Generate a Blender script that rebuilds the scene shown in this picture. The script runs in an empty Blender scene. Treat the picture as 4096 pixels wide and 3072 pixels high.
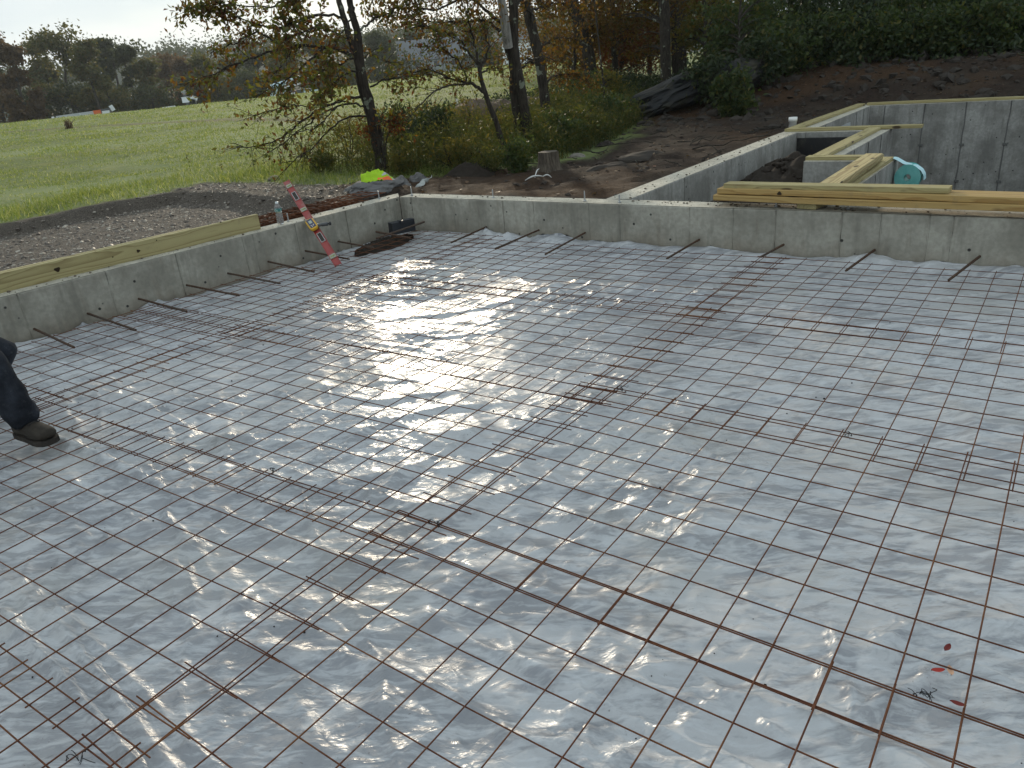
import bpy, math, random
import numpy as np
from mathutils import Vector, Matrix, Euler

scene = bpy.context.scene
COL = scene.collection
rng = np.random.default_rng(7)
random.seed(7)

# ------------------------------------------------------------------ camera
FPX, EYE = 2992.55, 1.543
CAM = np.array([0, 0, EYE])
cr_ = np.array([0.8102, 0.5802, -0.0849]); cf_ = np.array([-0.5627, 0.7278, -0.3919])
cf_ /= np.linalg.norm(cf_); cr_ -= cf_ * (cr_ @ cf_); cr_ /= np.linalg.norm(cr_)
cu_ = np.cross(cr_, cf_)

def ray(x, y): return cf_ + (x - 2048) / FPX * cr_ - (y - 1536) / FPX * cu_
def atz(x, y, z=0.0):
    d = ray(x, y); return CAM + d * (z - EYE) / d[2]
def atd(x, y, D):
    d = ray(x, y); return CAM + d * D / math.hypot(d[0], d[1])
def atx(x, y, X):
    d = ray(x, y); return CAM + d * X / d[0]
def proj(P):
    d = np.asarray(P) - CAM; w = d @ cf_
    return 2048 + FPX * (d @ cr_) / w, 1536 - FPX * (d @ cu_) / w, w

cam = bpy.data.cameras.new('camera'); co = bpy.data.objects.new('camera', cam); COL.objects.link(co)
cam.sensor_width = 36; cam.lens = FPX / 4096 * 36; cam.clip_start = 0.05; cam.clip_end = 3000
M = Matrix.Identity(4)
for i in range(3):
    M[i][0] = cr_[i]; M[i][1] = cu_[i]; M[i][2] = -cf_[i]
M[0][3], M[1][3], M[2][3] = 0, 0, EYE
co.matrix_world = M
scene.camera = co

# ------------------------------------------------------------------ light
SUN_AZ, SUN_EL = math.radians(44), math.radians(14)      # az measured from +Y towards -X
sd = Vector((-math.sin(SUN_AZ) * math.cos(SUN_EL), math.cos(SUN_AZ) * math.cos(SUN_EL), math.sin(SUN_EL)))
sl = bpy.data.lights.new('sun', 'SUN'); so = bpy.data.objects.new('sun', sl); COL.objects.link(so)
sl.energy = 2.0; sl.angle = math.radians(2.2); sl.color = (1.0, 0.86, 0.66)
so.rotation_euler = sd.to_track_quat('Z', 'Y').to_euler(); so.location = (0, 0, 30)

world = bpy.data.worlds.new('World'); scene.world = world; world.use_nodes = True
wn = world.node_tree.nodes; wl = world.node_tree.links
bg = wn['Background']
sky = wn.new('ShaderNodeTexSky'); sky.sky_type = 'NISHITA'; sky.sun_disc = False
sky.sun_elevation = SUN_EL; sky.sun_rotation = -SUN_AZ
sky.air_density = 1.0; sky.dust_density = 1.2; sky.ozone_density = 1.5
wtc = wn.new('ShaderNodeTexCoord'); wmp = wn.new('ShaderNodeMapping'); wmp.inputs['Scale'].default_value = (1, 1, 4.5)
wno = wn.new('ShaderNodeTexNoise'); wno.inputs['Scale'].default_value = 2.2; wno.inputs['Detail'].default_value = 5
wra = wn.new('ShaderNodeValToRGB'); wra.color_ramp.elements[0].position = 0.36; wra.color_ramp.elements[1].position = 0.62
wra.color_ramp.elements[0].color = (0.95, 0.95, 0.95, 1)
wmx = wn.new('ShaderNodeMix'); wmx.data_type = 'RGBA'
wcl = wn.new('ShaderNodeMix'); wcl.data_type = 'RGBA'; wcl.inputs['A'].default_value = (3.0, 3.75, 4.15, 1); wcl.inputs['B'].default_value = (4.4, 4.75, 4.8, 1)
wn2 = wn.new('ShaderNodeTexNoise'); wn2.inputs['Scale'].default_value = 1.7; wn2.inputs['Detail'].default_value = 4; wr2 = wn.new('ShaderNodeValToRGB'); wr2.color_ramp.elements[0].position = .40; wr2.color_ramp.elements[1].position = .60
wl.new(wmp.outputs[0], wn2.inputs['Vector']); wl.new(wn2.outputs['Fac'], wr2.inputs[0]); wl.new(wr2.outputs[0], wcl.inputs['Factor']); wl.new(wcl.outputs['Result'], wmx.inputs['B'])
wl.new(wtc.outputs['Generated'], wmp.inputs['Vector']); wl.new(wmp.outputs[0], wno.inputs['Vector'])
wl.new(wno.outputs['Fac'], wra.inputs[0]); wl.new(wra.outputs[0], wmx.inputs['Factor'])
wl.new(sky.outputs[0], wmx.inputs['A']); wl.new(wmx.outputs['Result'], bg.inputs['Color'])
bg.inputs['Strength'].default_value = 0.13

vs = scene.view_settings
vs.view_transform = 'Standard'; vs.look = 'None'; vs.gamma = 1; vs.exposure = 0.58
scene.render.engine = 'CYCLES'
cy = scene.cycles
cy.max_bounces = 8; cy.diffuse_bounces = 3; cy.glossy_bounces = 3; cy.transmission_bounces = 6; cy.transparent_max_bounces = 12
cy.sample_clamp_indirect = 6; cy.use_denoising = True; cy.volume_bounces = 0
cy.caustics_reflective = False; cy.caustics_refractive = False

# ------------------------------------------------------------------ numpy noise
def _h(ix, iy, s):
    n = (ix * 374761393 + iy * 668265263 + s * 1442695041) & 0xffffffff
    n = ((n ^ (n >> 13)) * 1274126177) & 0xffffffff
    return ((n ^ (n >> 16)) & 0xffff) / 65535.0
def vnoise(x, y, s=0):
    x = np.asarray(x, float); y = np.asarray(y, float)
    ix = np.floor(x).astype(np.int64); iy = np.floor(y).astype(np.int64)
    fx = x - ix; fy = y - iy
    fx = fx * fx * fx * (fx * (fx * 6 - 15) + 10); fy = fy * fy * fy * (fy * (fy * 6 - 15) + 10)
    a = _h(ix, iy, s); b = _h(ix + 1, iy, s); c = _h(ix, iy + 1, s); d = _h(ix + 1, iy + 1, s)
    return (a + (b - a) * fx) * (1 - fy) + (c + (d - c) * fx) * fy
def fbm(x, y, o=4, s=0):
    r = 0; a = 0.5; t = 0
    for k in range(o):
        r = r + a * vnoise(x, y, s + k * 17); t += a; a *= 0.5
        x, y = 1.6 * x + 1.2 * y + 3.1, -1.2 * x + 1.6 * y + 7.7
    return r / t * 2 - 1
def ridge(x, y, s=0, p=3):
    return (1 - np.abs(vnoise(x, y, s) * 2 - 1)) ** p
def sstep(a, b, x):
    t = np.clip((np.asarray(x, float) - a) / (b - a), 0, 1); return t * t * (3 - 2 * t)

# ------------------------------------------------------------------ mesh builder
class MB:
    def __init__(s): s.v = []; s.f = []; s.n = 0; s.sm = []; s.mi = []
    def add(s, V, F, smooth=False, mi=0):
        V = np.asarray(V, float).reshape(-1, 3)
        if isinstance(F, list) and len({len(f) for f in F}) > 1:      # mixed polygons
            b0 = s.n; s.v.append(V); s.n += len(V)
            for k in sorted({len(f) for f in F}):
                s.f.append(np.array([f for f in F if len(f) == k], int) + b0); s.sm.append(smooth); s.mi.append(mi)
            s.v.append(np.zeros((0, 3))); return
        F = np.asarray(F, int)
        s.v.append(V); s.f.append(F + s.n); s.n += len(V); s.sm.append(smooth); s.mi.append(mi)
    def box(s, c, size, R=None, mi=0):
        h = np.array(size) / 2
        V = np.array([[x, y, z] for x in (-1, 1) for y in (-1, 1) for z in (-1, 1)]) * h
        if R is not None: V = V @ np.asarray(R).T
        s.add(V + np.array(c), [[0, 1, 3, 2], [4, 6, 7, 5], [0, 4, 5, 1], [2, 3, 7, 6], [0, 2, 6, 4], [1, 5, 7, 3]], mi=mi)
    def bbox(s, a, b, mi=0):
        a = np.array(a, float); b = np.array(b, float); s.box((a + b) / 2, b - a, mi=mi)
    def tube(s, P, R, n=6, cap=True, smooth=True, mi=0):
        P = np.asarray(P, float); m = len(P); R = np.broadcast_to(np.asarray(R, float), (m,))
        T = np.gradient(P, axis=0); T /= np.linalg.norm(T, axis=1, keepdims=True) + 1e-12
        ref = np.array([0, 0, 1.]) if abs(T[:, 2]).mean() < 0.8 else np.array([1., 0, 0])
        A = np.cross(T, ref); A /= np.linalg.norm(A, axis=1, keepdims=True) + 1e-12
        B = np.cross(T, A)
        th = np.arange(n) * 2 * np.pi / n
        V = P[:, None] + R[:, None, None] * (np.cos(th)[None, :, None] * A[:, None] + np.sin(th)[None, :, None] * B[:, None])
        i = np.arange(m - 1)[:, None] * n; j = np.arange(n)[None]; k = (j + 1) % n
        F = np.stack([i + j, i + k, i + n + k, i + n + j], -1).reshape(-1, 4)
        o = s.n
        s.add(V.reshape(-1, 3), F, smooth, mi)
        if cap:
            for base, rev in ((0, 1), ((m - 1) * n, 0)):
                idx = list(range(base, base + n));
                s.v.append(np.zeros((0, 3))); s.f.append(np.array([idx[::-1] if rev == 0 else idx]) + o); s.sm.append(False); s.mi.append(mi)
    def lathe(s, prof, c=(0, 0, 0), n=24, R=None, smooth=True, mi=0):
        prof = np.array(prof, float); th = np.arange(n) * 2 * np.pi / n
        V = np.stack([prof[:, 0, None] * np.cos(th), prof[:, 0, None] * np.sin(th), np.repeat(prof[:, 1, None], n, 1)], -1).reshape(-1, 3)
        if R is not None: V = V @ np.asarray(R).T
        m = len(prof); i = np.arange(m - 1)[:, None] * n; j = np.arange(n)[None]; k = (j + 1) % n
        s.add(V + np.array(c), np.stack([i + j, i + k, i + n + k, i + n + j], -1).reshape(-1, 4), smooth, mi)
    def ico(s, c, r, seed=0, sub=2, rough=0.25, smooth=False, R=None, freq=1.6, mi=0):
        V, F = ICO[sub]
        r = np.broadcast_to(np.asarray(r, float), (3,))
        a_, b_, c_ = V[:, 0] * freq + seed * 3.7, V[:, 1] * freq - seed * 1.9, V[:, 2] * freq + seed * .8
        o_ = 5 if sub > 2 else 3
        d = 1 + rough * ((fbm(a_, b_, o_, seed) + fbm(b_, c_, o_, seed + 5) + fbm(c_, a_, o_, seed + 9)) / 1.9)[:, None]
        W = V * d * r
        if R is not None: W = W @ np.asarray(R).T
        s.add(W + np.array(c), F, smooth, mi)
    def leaves(s, C, L, W, up=0.3, fold=0.0, r=None, droop=None):
        """diamond leaves (one quad each) at points C"""
        r = r or rng; C = np.asarray(C, float); n = len(C)
        if n == 0: return
        a = r.normal(size=(n, 3));
        if droop is not None: a = a * 0.8 + np.array(droop)
        a /= np.linalg.norm(a, axis=1, keepdims=True)
        b = r.normal(size=(n, 3)); b[:, 2] *= (1 - up); b -= a * (a * b).sum(1, keepdims=True); b /= np.linalg.norm(b, axis=1, keepdims=True)
        L = np.asarray(L) * r.uniform(.6, 1.35, n)[:, None]; W = np.asarray(W) * r.uniform(.65, 1.3, n)[:, None]
        nn = np.cross(a, b)
        V = np.stack([C - a * L * .5, C + b * W * .5 + nn * L * fold, C + a * L * .5, C - b * W * .5 + nn * L * fold], 1).reshape(-1, 3)
        s.add(V, np.arange(4 * n).reshape(n, 4))
    def build(s, name, mat, parent=None, loc=None, origin=None):
        V = np.concatenate(s.v) if s.v else np.zeros((0, 3))
        if parent is not None:
            off = np.array(parent.get('_o', (0, 0, 0)))
        else:
            off = np.array(loc if loc is not None else (0, 0, 0), float)
        if parent is None: V = V - off
        else: V = V - off
        me = bpy.data.meshes.new(name)
        loops = np.concatenate([f.ravel() for f in s.f]); tot = np.concatenate([np.full(len(f), f.shape[1]) for f in s.f])
        sm = np.concatenate([np.full(len(f), b) for f, b in zip(s.f, s.sm)]); mi = np.concatenate([np.full(len(f), b) for f, b in zip(s.f, s.mi)])
        me.vertices.add(len(V)); me.vertices.foreach_set('co', V.ravel())
        me.loops.add(len(loops)); me.loops.foreach_set('vertex_index', loops.astype(np.int32))
        me.polygons.add(len(tot)); st = np.concatenate([[0], np.cumsum(tot)[:-1]])
        me.polygons.foreach_set('loop_start', st.astype(np.int32)); me.polygons.foreach_set('loop_total', tot.astype(np.int32))
        me.polygons.foreach_set('use_smooth', sm.astype(bool)); me.polygons.foreach_set('material_index', mi.astype(np.int32))
        me.update(calc_edges=True); me.validate()
        for m in (mat if isinstance(mat, (list, tuple)) else [mat]): me.materials.append(m)
        o = bpy.data.objects.new(name, me); COL.objects.link(o)
        if parent is not None:
            o.parent = parent; o['_o'] = list(off) if parent.type == 'EMPTY' or '_o' in parent.keys() else [0, 0, 0]
        else:
            o.location = off; o['_o'] = [float(x) for x in off]
        return o

def _ico():
    import bmesh
    out = {}
    for sub in (1, 2, 3, 4):
        bm = bmesh.new(); bmesh.ops.create_icosphere(bm, subdivisions=sub, radius=1)
        out[sub] = (np.array([v.co[:] for v in bm.verts]), np.array([[v.index for v in f.verts] for f in bm.faces])); bm.free()
    return out
ICO = _ico()

def tag(o, label, cat, group=None, kind=None):
    if label: o['label'] = label
    if cat: o['category'] = cat
    if group: o['group'] = group
    if kind: o['kind'] = kind
    return o
def thing(name, label, cat, loc=(0, 0, 0), group=None):
    o = bpy.data.objects.new(name, None); COL.objects.link(o)
    o.location = [float(x) for x in loc]; o['_o'] = [float(x) for x in loc]; o.empty_display_size = 0.1
    return tag(o, label, cat, group)
def frame(a, up=(0, 0, 1)):
    """rotation matrix whose columns are (a, b, c): a = long axis, c near up"""
    a = np.array(a, float); a /= np.linalg.norm(a); u = np.array(up, float)
    b = np.cross(u, a); b /= np.linalg.norm(b); c = np.cross(a, b)
    return np.stack([a, b, c], 1)

# ------------------------------------------------------------------ materials
class NT:
    def __init__(s, name):
        s.m = bpy.data.materials.new(name); s.m.use_nodes = True; s.t = s.m.node_tree; s.t.nodes.clear()
        s.out = s.t.nodes.new('ShaderNodeOutputMaterial')
    def n(s, typ, **kw):
        nd = s.t.nodes.new('ShaderNode' + typ)
        for k, v in kw.items():
            if k.startswith('_'): setattr(nd, k[1:], v)
            else: nd.inputs[k.replace('__', ' ')].default_value = v
        return nd
    def l(s, a, b): s.t.links.new(a, b); return s
    def pos(s, scale=(1, 1, 1), obj=False, rot=(0, 0, 0)):
        src = s.n('TexCoord').outputs['Object'] if obj else s.n('NewGeometry').outputs['Position']
        mp = s.n('Mapping'); mp.inputs['Scale'].default_value = scale; mp.inputs['Rotation'].default_value = rot; s.l(src, mp.inputs[0]); return mp.outputs[0]
    def pos2(s, ang, sx, sy):
        """position turned so that x runs at angle ang, then stretched"""
        m1 = s.n('Mapping'); m1.inputs['Rotation'].default_value = (0, 0, -ang); s.l(s.n('NewGeometry').outputs['Position'], m1.inputs[0])
        m2 = s.n('Mapping'); m2.inputs['Scale'].default_value = (sx, sy, 1); s.l(m1.outputs[0], m2.inputs[0]); return m2.outputs[0]
    def noise(s, vec, scale, detail=4, rough=.55, dist=0, typ='FBM'):
        nd = s.n('TexNoise', Scale=scale, Detail=detail, Roughness=rough, Distortion=dist); nd.noise_type = typ; s.l(vec, nd.inputs['Vector']); return nd.outputs['Fac']
    def ramp(s, fac, stops):
        nd = s.n('ValToRGB'); e = nd.color_ramp.elements
        while len(e) < len(stops): e.new(.5)
        for k, (p, c) in enumerate(stops):
            e[k].position = p; e[k].color = (*c, 1) if hasattr(c, '__len__') else (c, c, c, 1)
        s.l(fac, nd.inputs[0]); return nd.outputs[0]
    def mix(s, fac, a, b, mode='MIX'):
        nd = s.n('Mix'); nd.data_type = 'RGBA'; nd.blend_type = mode
        for inp, v in (('Factor', fac), ('A', a), ('B', b)):
            if hasattr(v, 'is_linked'): s.l(v, nd.inputs[inp])
            elif inp == 'Factor': nd.inputs[0].default_value = v
            else: nd.inputs[inp].default_value = (*v, 1)
        return nd.outputs['Result']
    def math(s, op, a, b=None, c=None):
        nd = s.n('Math'); nd.operation = op
        for i, v in enumerate((a, b, c)):
            if v is None: continue
            if hasattr(v, 'is_linked'): s.l(v, nd.inputs[i])
            else: nd.inputs[i].default_value = v
        return nd.outputs[0]
    def bump(s, h, strength=.5, dist=.01, nrm=None):
        nd = s.n('Bump', Strength=strength, Distance=dist); s.l(h, nd.inputs['Height'])
        if nrm is not None: s.l(nrm, nd.inputs['Normal'])
        return nd.outputs[0]
    def bsdf(s, col, rough=.6, spec=.3, metal=0, nrm=None, **kw):
        b = s.n('BsdfPrincipled', Metallic=metal); b.inputs['Specular IOR Level'].default_value = spec
        for inp, v in (('Base Color', col), ('Roughness', rough)):
            if hasattr(v, 'is_linked'): s.l(v, b.inputs[inp])
            else: b.inputs[inp].default_value = (*v, 1) if hasattr(v, '__len__') else v
        if nrm is not None: s.l(nrm, b.inputs['Normal'])
        for k, v in kw.items(): b.inputs[k.replace('__', ' ')].default_value = v
        s.l(b.outputs[0], s.out.inputs['Surface']); return b

def simple(name, col, rough=.5, spec=.4, metal=0, var=.12, scale=30, bump=.15, obj=True, dirt=None):
    t = NT(name); p = t.pos(obj=obj); n = t.noise(p, scale, 4)
    c = t.mix(t.ramp(n, [(.3, 1 - var), (.7, 1 + 0 * var)]), tuple(x * (1 - var) for x in col), col)
    if dirt: c = t.mix(t.ramp(t.noise(p, scale * .35, 5, .65), [(.5, 0.), (.68, dirt[1])]), c, dirt[0])
    t.bsdf(c, rough, spec, metal, t.bump(n, bump, .003)); return t.m

def leaf_mat(name, stops, trans=.45, rough=.55):
    t = NT(name)
    g = t.n('NewGeometry'); c = t.ramp(g.outputs['Random Per Island'], stops)
    cl = t.mix(t.ramp(t.noise(t.pos(), 1.6, 2), [(.35, 0.), (.65, .55)]), c, t.mix(.5, c, stops[len(stops) // 2][1]))
    d = t.n('BsdfPrincipled', Roughness=rough); d.inputs['Specular IOR Level'].default_value = .35; t.l(cl, d.inputs['Base Color'])
    tr = t.n('BsdfTranslucent'); br = t.mix(1.0, cl, (1.9, 1.75, 1.0), 'MULTIPLY'); t.l(br, tr.inputs['Color'])
    mx = t.n('MixShader', Fac=trans); t.l(d.outputs[0], mx.inputs[1]); t.l(tr.outputs[0], mx.inputs[2]); t.l(mx.outputs[0], t.out.inputs['Surface'])
    return t.m

M = {}
def concrete(name, a, b, top=False, band=True, stain=(.20, .175, .14)):
    t = NT(name); p = t.pos()
    n1 = t.noise(p, 2.3, 6, .62); n2 = t.noise(p, 26, 5, .6); n3 = t.noise(t.pos((5, 5, .7)), 3, 5, .6)
    c = t.mix(t.ramp(n1, [(.40, 0.), (.60, 1.)]), a, b)
    c = t.mix(t.ramp(n3, [(.55, 0.), (.75, .55)]), c, stain)
    c = t.mix(t.ramp(n2, [(.35, .35), (.62, 0.)]), c, tuple(x * .55 for x in a))
    if not top:
        sz = t.n('SeparateXYZ'); t.l(t.pos(), sz.inputs[0]); zz = t.math('ADD', sz.outputs[2], t.math('MULTIPLY', t.noise(t.pos((4, 4, 1)), 1.5, 5, .65), .30))
        c = t.mix(t.ramp(zz, [(.08, .55), (.26, 0.)]), c, (.19, .145, .105)) if band else c
        c = t.mix(t.ramp(t.noise(t.pos((3.5, 3.5, .5), rot=(0, 0, .4)), 1.7, 4, .7), [(.52, 0.), (.64, .45)]), c, tuple(x * .62 for x in a))
    vo = t.n('TexVoronoi', Scale=8.0, Randomness=1.0); t.l(p, vo.inputs['Vector'])
    hole = t.ramp(vo.outputs['Distance'], [(.075, 1.), (.105, 0.)])
    if not top: c = t.mix(hole, c, (.045, .043, .04))
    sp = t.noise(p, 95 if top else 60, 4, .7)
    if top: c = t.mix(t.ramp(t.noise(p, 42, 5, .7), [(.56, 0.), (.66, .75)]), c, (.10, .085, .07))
    h = t.math('ADD', t.math('MULTIPLY', n2, .5), t.math('MULTIPLY', sp, .9 if top else .25))
    if not top: h = t.math('SUBTRACT', h, t.math('MULTIPLY', hole, 1.5))
    t.bsdf(c, .85, .25, 0, t.bump(h, .8 if top else .45, .012 if top else .004)); return t.m
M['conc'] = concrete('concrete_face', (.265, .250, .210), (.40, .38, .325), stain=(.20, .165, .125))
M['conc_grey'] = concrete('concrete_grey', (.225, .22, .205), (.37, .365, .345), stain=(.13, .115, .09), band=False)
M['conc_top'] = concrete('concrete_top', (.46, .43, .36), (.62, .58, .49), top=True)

def wood(name, light, dark, ring=62, wear=.5):
    t = NT(name); oi = t.n('ObjectInfo'); tc = t.n('TexCoord')
    add = t.n('VectorMath'); add.operation = 'ADD'
    cx = t.n('CombineXYZ'); r = oi.outputs['Random']
    t.l(t.math('MULTIPLY', r, 37.0), cx.inputs[0]); t.l(t.math('MULTIPLY_ADD', r, .05, -.02), cx.inputs[1]); t.l(t.math('MULTIPLY_ADD', r, .03, .045), cx.inputs[2])
    t.l(tc.outputs['Object'], add.inputs[0]); t.l(cx.outputs[0], add.inputs[1])
    mp = t.n('Mapping'); mp.inputs['Scale'].default_value = (.9, 6, 6); t.l(add.outputs[0], mp.inputs[0])
    nz = t.n('TexNoise', Scale=1.3, Detail=3, Roughness=.5); t.l(mp.outputs[0], nz.inputs['Vector'])
    sx = t.n('SeparateXYZ'); t.l(add.outputs[0], sx.inputs[0])
    yy = t.math('ADD', sx.outputs[1], t.math('MULTIPLY', t.math('SUBTRACT', nz.outputs['Fac'], .5), .19))
    d = t.math('SQRT', t.math('ADD', t.math('POWER', t.math('ABSOLUTE', yy), 2.0), t.math('POWER', sx.outputs[2], 2.0)))
    d = t.math('ADD', d, t.math('MULTIPLY', nz.outputs['Fac'], .05))
    w = t.math('FRACT', t.math('MULTIPLY', d, ring))
    grain = t.ramp(w, [(.0, 0.), (.55, .25), (.88, 1.), (1., 0.)])
    c = t.mix(t.math('MULTIPLY', grain, .80), light, dark)
    fine = t.n('Mapping'); fine.inputs['Scale'].default_value = (4, 160, 160); t.l(add.outputs[0], fine.inputs[0])
    fn = t.noise(fine.outputs[0], 1.0, 3)
    c = t.mix(t.ramp(fn, [(.35, .25), (.65, 0.)]), c, tuple(x * .72 for x in light))
    kn = t.n('Mapping'); kn.inputs['Scale'].default_value = (2.6, 7, 7); t.l(add.outputs[0], kn.inputs[0])
    vo = t.n('TexVoronoi', Scale=1.0, Randomness=1.0); t.l(kn.outputs[0], vo.inputs['Vector'])
    c = t.mix(t.ramp(vo.outputs['Distance'], [(.10, .95), (.17, 0.)]), c, (.05, .03, .016))
    c = t.mix(t.ramp(t.noise(t.pos(), 9, 6, .7), [(.58, 0.), (.75, wear)]), c, (.16, .13, .09))
    t.bsdf(c, .62, .3, 0, t.bump(t.math('ADD', fn, t.math('MULTIPLY', grain, .5)), .25, .002)); return t.m
M['lumber'] = wood('treated_lumber', (.40, .345, .17), (.19, .135, .055))
M['lumber_gold'] = wood('golden_lumber', (.43, .29, .11), (.25, .14, .042), ring=48)
M['lumber_pale'] = wood('pale_lumber', (.50, .41, .21), (.20, .115, .042), ring=52)

def rust_mat(name, a, b, c):
    t = NT(name); p = t.pos(); n = t.noise(p, 60, 4, .65); n2 = t.noise(p, 3.0, 3)
    col = t.mix(t.ramp(n, [(.35, 0.), (.65, 1.)]), a, b); col = t.mix(t.ramp(n2, [(.45, 0.), (.7, .8)]), col, c)
    t.bsdf(col, .8, .25, 0.1, t.bump(t.noise(p, 300, 3), .5, .001)); return t.m
M['rust'] = rust_mat('rusty_wire', (.075, .028, .017), (.135, .050, .024), (.18, .075, .027))
M['rebar'] = rust_mat('rusty_rebar', (.055, .034, .024), (.10, .055, .034), (.075, .06, .05))

# plastic sheeting
def plastic():
    t = NT('clear_poly_sheet'); p = t.pos()
    big = t.noise(p, .55, 3)
    wet = t.noise(t.pos2(.62, .8, 2.6), 4.2, 5, .66, .7)
    thr = t.math('ADD', wet, t.math('MULTIPLY', t.math('SUBTRACT', big, .5), .8))
    mk = t.ramp(thr, [(.47, 0.), (.56, 1.)])
    c = t.mix(mk, (.46, .465, .48), (.285, .29, .31))
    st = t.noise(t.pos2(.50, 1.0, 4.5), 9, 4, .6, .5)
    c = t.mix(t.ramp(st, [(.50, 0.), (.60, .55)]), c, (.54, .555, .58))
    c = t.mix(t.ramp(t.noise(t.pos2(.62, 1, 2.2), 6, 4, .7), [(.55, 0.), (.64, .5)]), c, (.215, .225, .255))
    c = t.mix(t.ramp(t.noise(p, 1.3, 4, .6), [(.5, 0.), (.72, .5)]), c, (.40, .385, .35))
    dm = t.ramp(t.noise(p, 70, 5, .72), [(.635, 0.), (.70, .85)])
    dsel = t.ramp(t.noise(p, 2.1, 3), [(.48, 0.), (.62, 1.)])
    c = t.mix(t.math('MULTIPLY', dm, dsel), c, (.10, .085, .07))
    w1 = t.noise(t.pos2(-.10, 1.0, 2.6), 6.5, 1.5, .5, .9, 'RIDGED_MULTIFRACTAL')
    w2 = t.noise(t.pos2(.95, 1.0, 2.3), 6, 2, .5, 1.3)
    w3 = t.noise(t.pos2(.5, 1., 1.8), 26, 2, .5, 1.2)
    sel = t.ramp(t.noise(p, .9, 3), [(.38, .12), (.62, 1.)])
    h = t.math('ADD', t.math('MULTIPLY', w1, .009), t.math('MULTIPLY', w2, .017)); h = t.math('ADD', t.math('MULTIPLY', h, sel), t.math('MULTIPLY', t.math('MULTIPLY', w3, .0042), sel))
    b3 = t.bump(h, .85, 1.0)
    rg = t.ramp(t.noise(p, 6, 4), [(.3, .27), (.7, .44)])
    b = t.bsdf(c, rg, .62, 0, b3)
    b.inputs['IOR'].default_value = 1.52
    return t.m
M['plastic'] = plastic()

def ground_mat():
    t = NT('ground'); p = t.pos()
    at = t.n('Attribute'); at.attribute_name = 'mask'; sp = t.n('SeparateColor'); t.l(at.outputs['Color'], sp.inputs[0])
    n1 = t.noise(p, 1.1, 6, .62); n2 = t.noise(p, 14, 5, .65); n3 = t.noise(p, 70, 4, .6)
    soil = t.mix(t.ramp(n2, [(.3, 0.), (.7, 1.)]), (.014, .0095, .0075), (.042, .028, .021))
    soil = t.mix(t.ramp(n1, [(.45, 0.), (.7, .6)]), soil, (.062, .049, .036))
    soil = t.mix(t.ramp(t.noise(p, 33, 5, .7), [(.60, 0.), (.68, .7)]), soil, (.115, .097, .08))
    grav = t.mix(t.ramp(n3, [(.35, 0.), (.65, 1.)]), (.050, .042, .036), (.155, .132, .110))
    grav = t.mix(t.ramp(n1, [(.45, 0.), (.65, .5)]), grav, (.088, .074, .062))
    g1 = t.mix(t.ramp(t.noise(p, .35, 5, .65), [(.35, 0.), (.65, 1.)]), (.105, .150, .040), (.175, .175, .050))
    g1 = t.mix(t.ramp(t.noise(p, 2.6, 4, .6), [(.40, .65), (.6, 0.)]), g1, (.070, .105, .034))
    dew = t.ramp(t.noise(p, .11, 3), [(.42, 0.), (.62, .55)])
    g1 = t.mix(dew, g1, (.25, .29, .14))
    # wheel track across the field: distance to a circle
    sx = t.n('SeparateXYZ'); t.l(p, sx.inputs[0])
    wob = t.math('MULTIPLY', t.math('SUBTRACT', t.noise(p, .5, 3), .5), 1.2)
    yc = t.math('ADD', t.math('SUBTRACT', sx.outputs[1], TRK[0]), t.math('MULTIPLY', t.math('POWER', t.math('ADD', sx.outputs[0], TRK[1]), 2.0), TRK[2]))
    yc = t.math('ABSOLUTE', t.math('ADD', yc, wob))
    trk = t.ramp(yc, [(.25, .8), (1.1, 0.)])
    xin = t.ramp(t.math('MULTIPLY', sx.outputs[0], -.02), [(.5, 1.), (1., 0.)])
    g1 = t.mix(t.math('MULTIPLY', trk, t.ramp(t.math('MULTIPLY', sx.outputs[0], -.01), [(.2, 0.), (.28, 1.)])), g1, (.085, .075, .034))
    c = t.mix(sp.outputs[1], soil, grav); c = t.mix(sp.outputs[0], c, g1)
    c = t.mix(sp.outputs[2], c, t.mix(t.ramp(t.noise(p, 45, 5, .7), [(.4, 0.), (.6, 1.)]), (.030, .018, .011), (.085, .046, .024)))
    h = t.math('ADD', t.math('MULTIPLY', n2, .6), t.math('MULTIPLY', n3, .35))
    t.bsdf(c, .93, .15, 0, t.bump(h, .9, .03)); return t.m
# wheel track parabola: y = TRK0 - TRK2*(x+TRK1)^2
TRK = (23.2, 40.0, .012)
M['ground'] = ground_mat()
M['soil'] = simple('dark_soil', (.034, .027, .022), .95, .15, 0, .5, 22, .8, False)
M['stone'] = simple('field_stone', (.21, .19, .165), .85, .25, 0, .4, 18, .6, False, ((.10, .09, .07), .6))
M['stone_bank'] = simple('bank_stone', (.050, .042, .036), .9, .2, 0, .5, 14, .8, False, ((.04, .032, .026), .8))
M['stone_dark'] = simple('concrete_lump', (.155, .15, .15), .9, .2, 0, .45, 22, .9, False, ((.06, .055, .05), .7))
M['ledge'] = simple('wet_ledge_rock', (.016, .017, .019), .7, .4, 0, .5, 6, .7, False, ((.05, .042, .018), .7))
M['pebble'] = simple('pebble', (.34, .30, .25), .7, .35, 0, .5, 9, .2, False)
def bark_mat(name, a, b, lich):
    t = NT(name); n = t.noise(t.pos((9, 9, 1.6)), 3.5, 6, .65); p = t.pos()
    c = t.mix(t.ramp(n, [(.35, 0.), (.62, 1.)]), a, b)
    c = t.mix(t.ramp(t.noise(p, 7, 3, .5), [(.64, 0.), (.67, lich)]), c, (.24, .26, .20))
    t.bsdf(c, .95, .1, 0, t.bump(n, .9, .03)); return t.m
M['bark'] = bark_mat('bark', (.022, .019, .016), (.062, .052, .043), .75)
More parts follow.
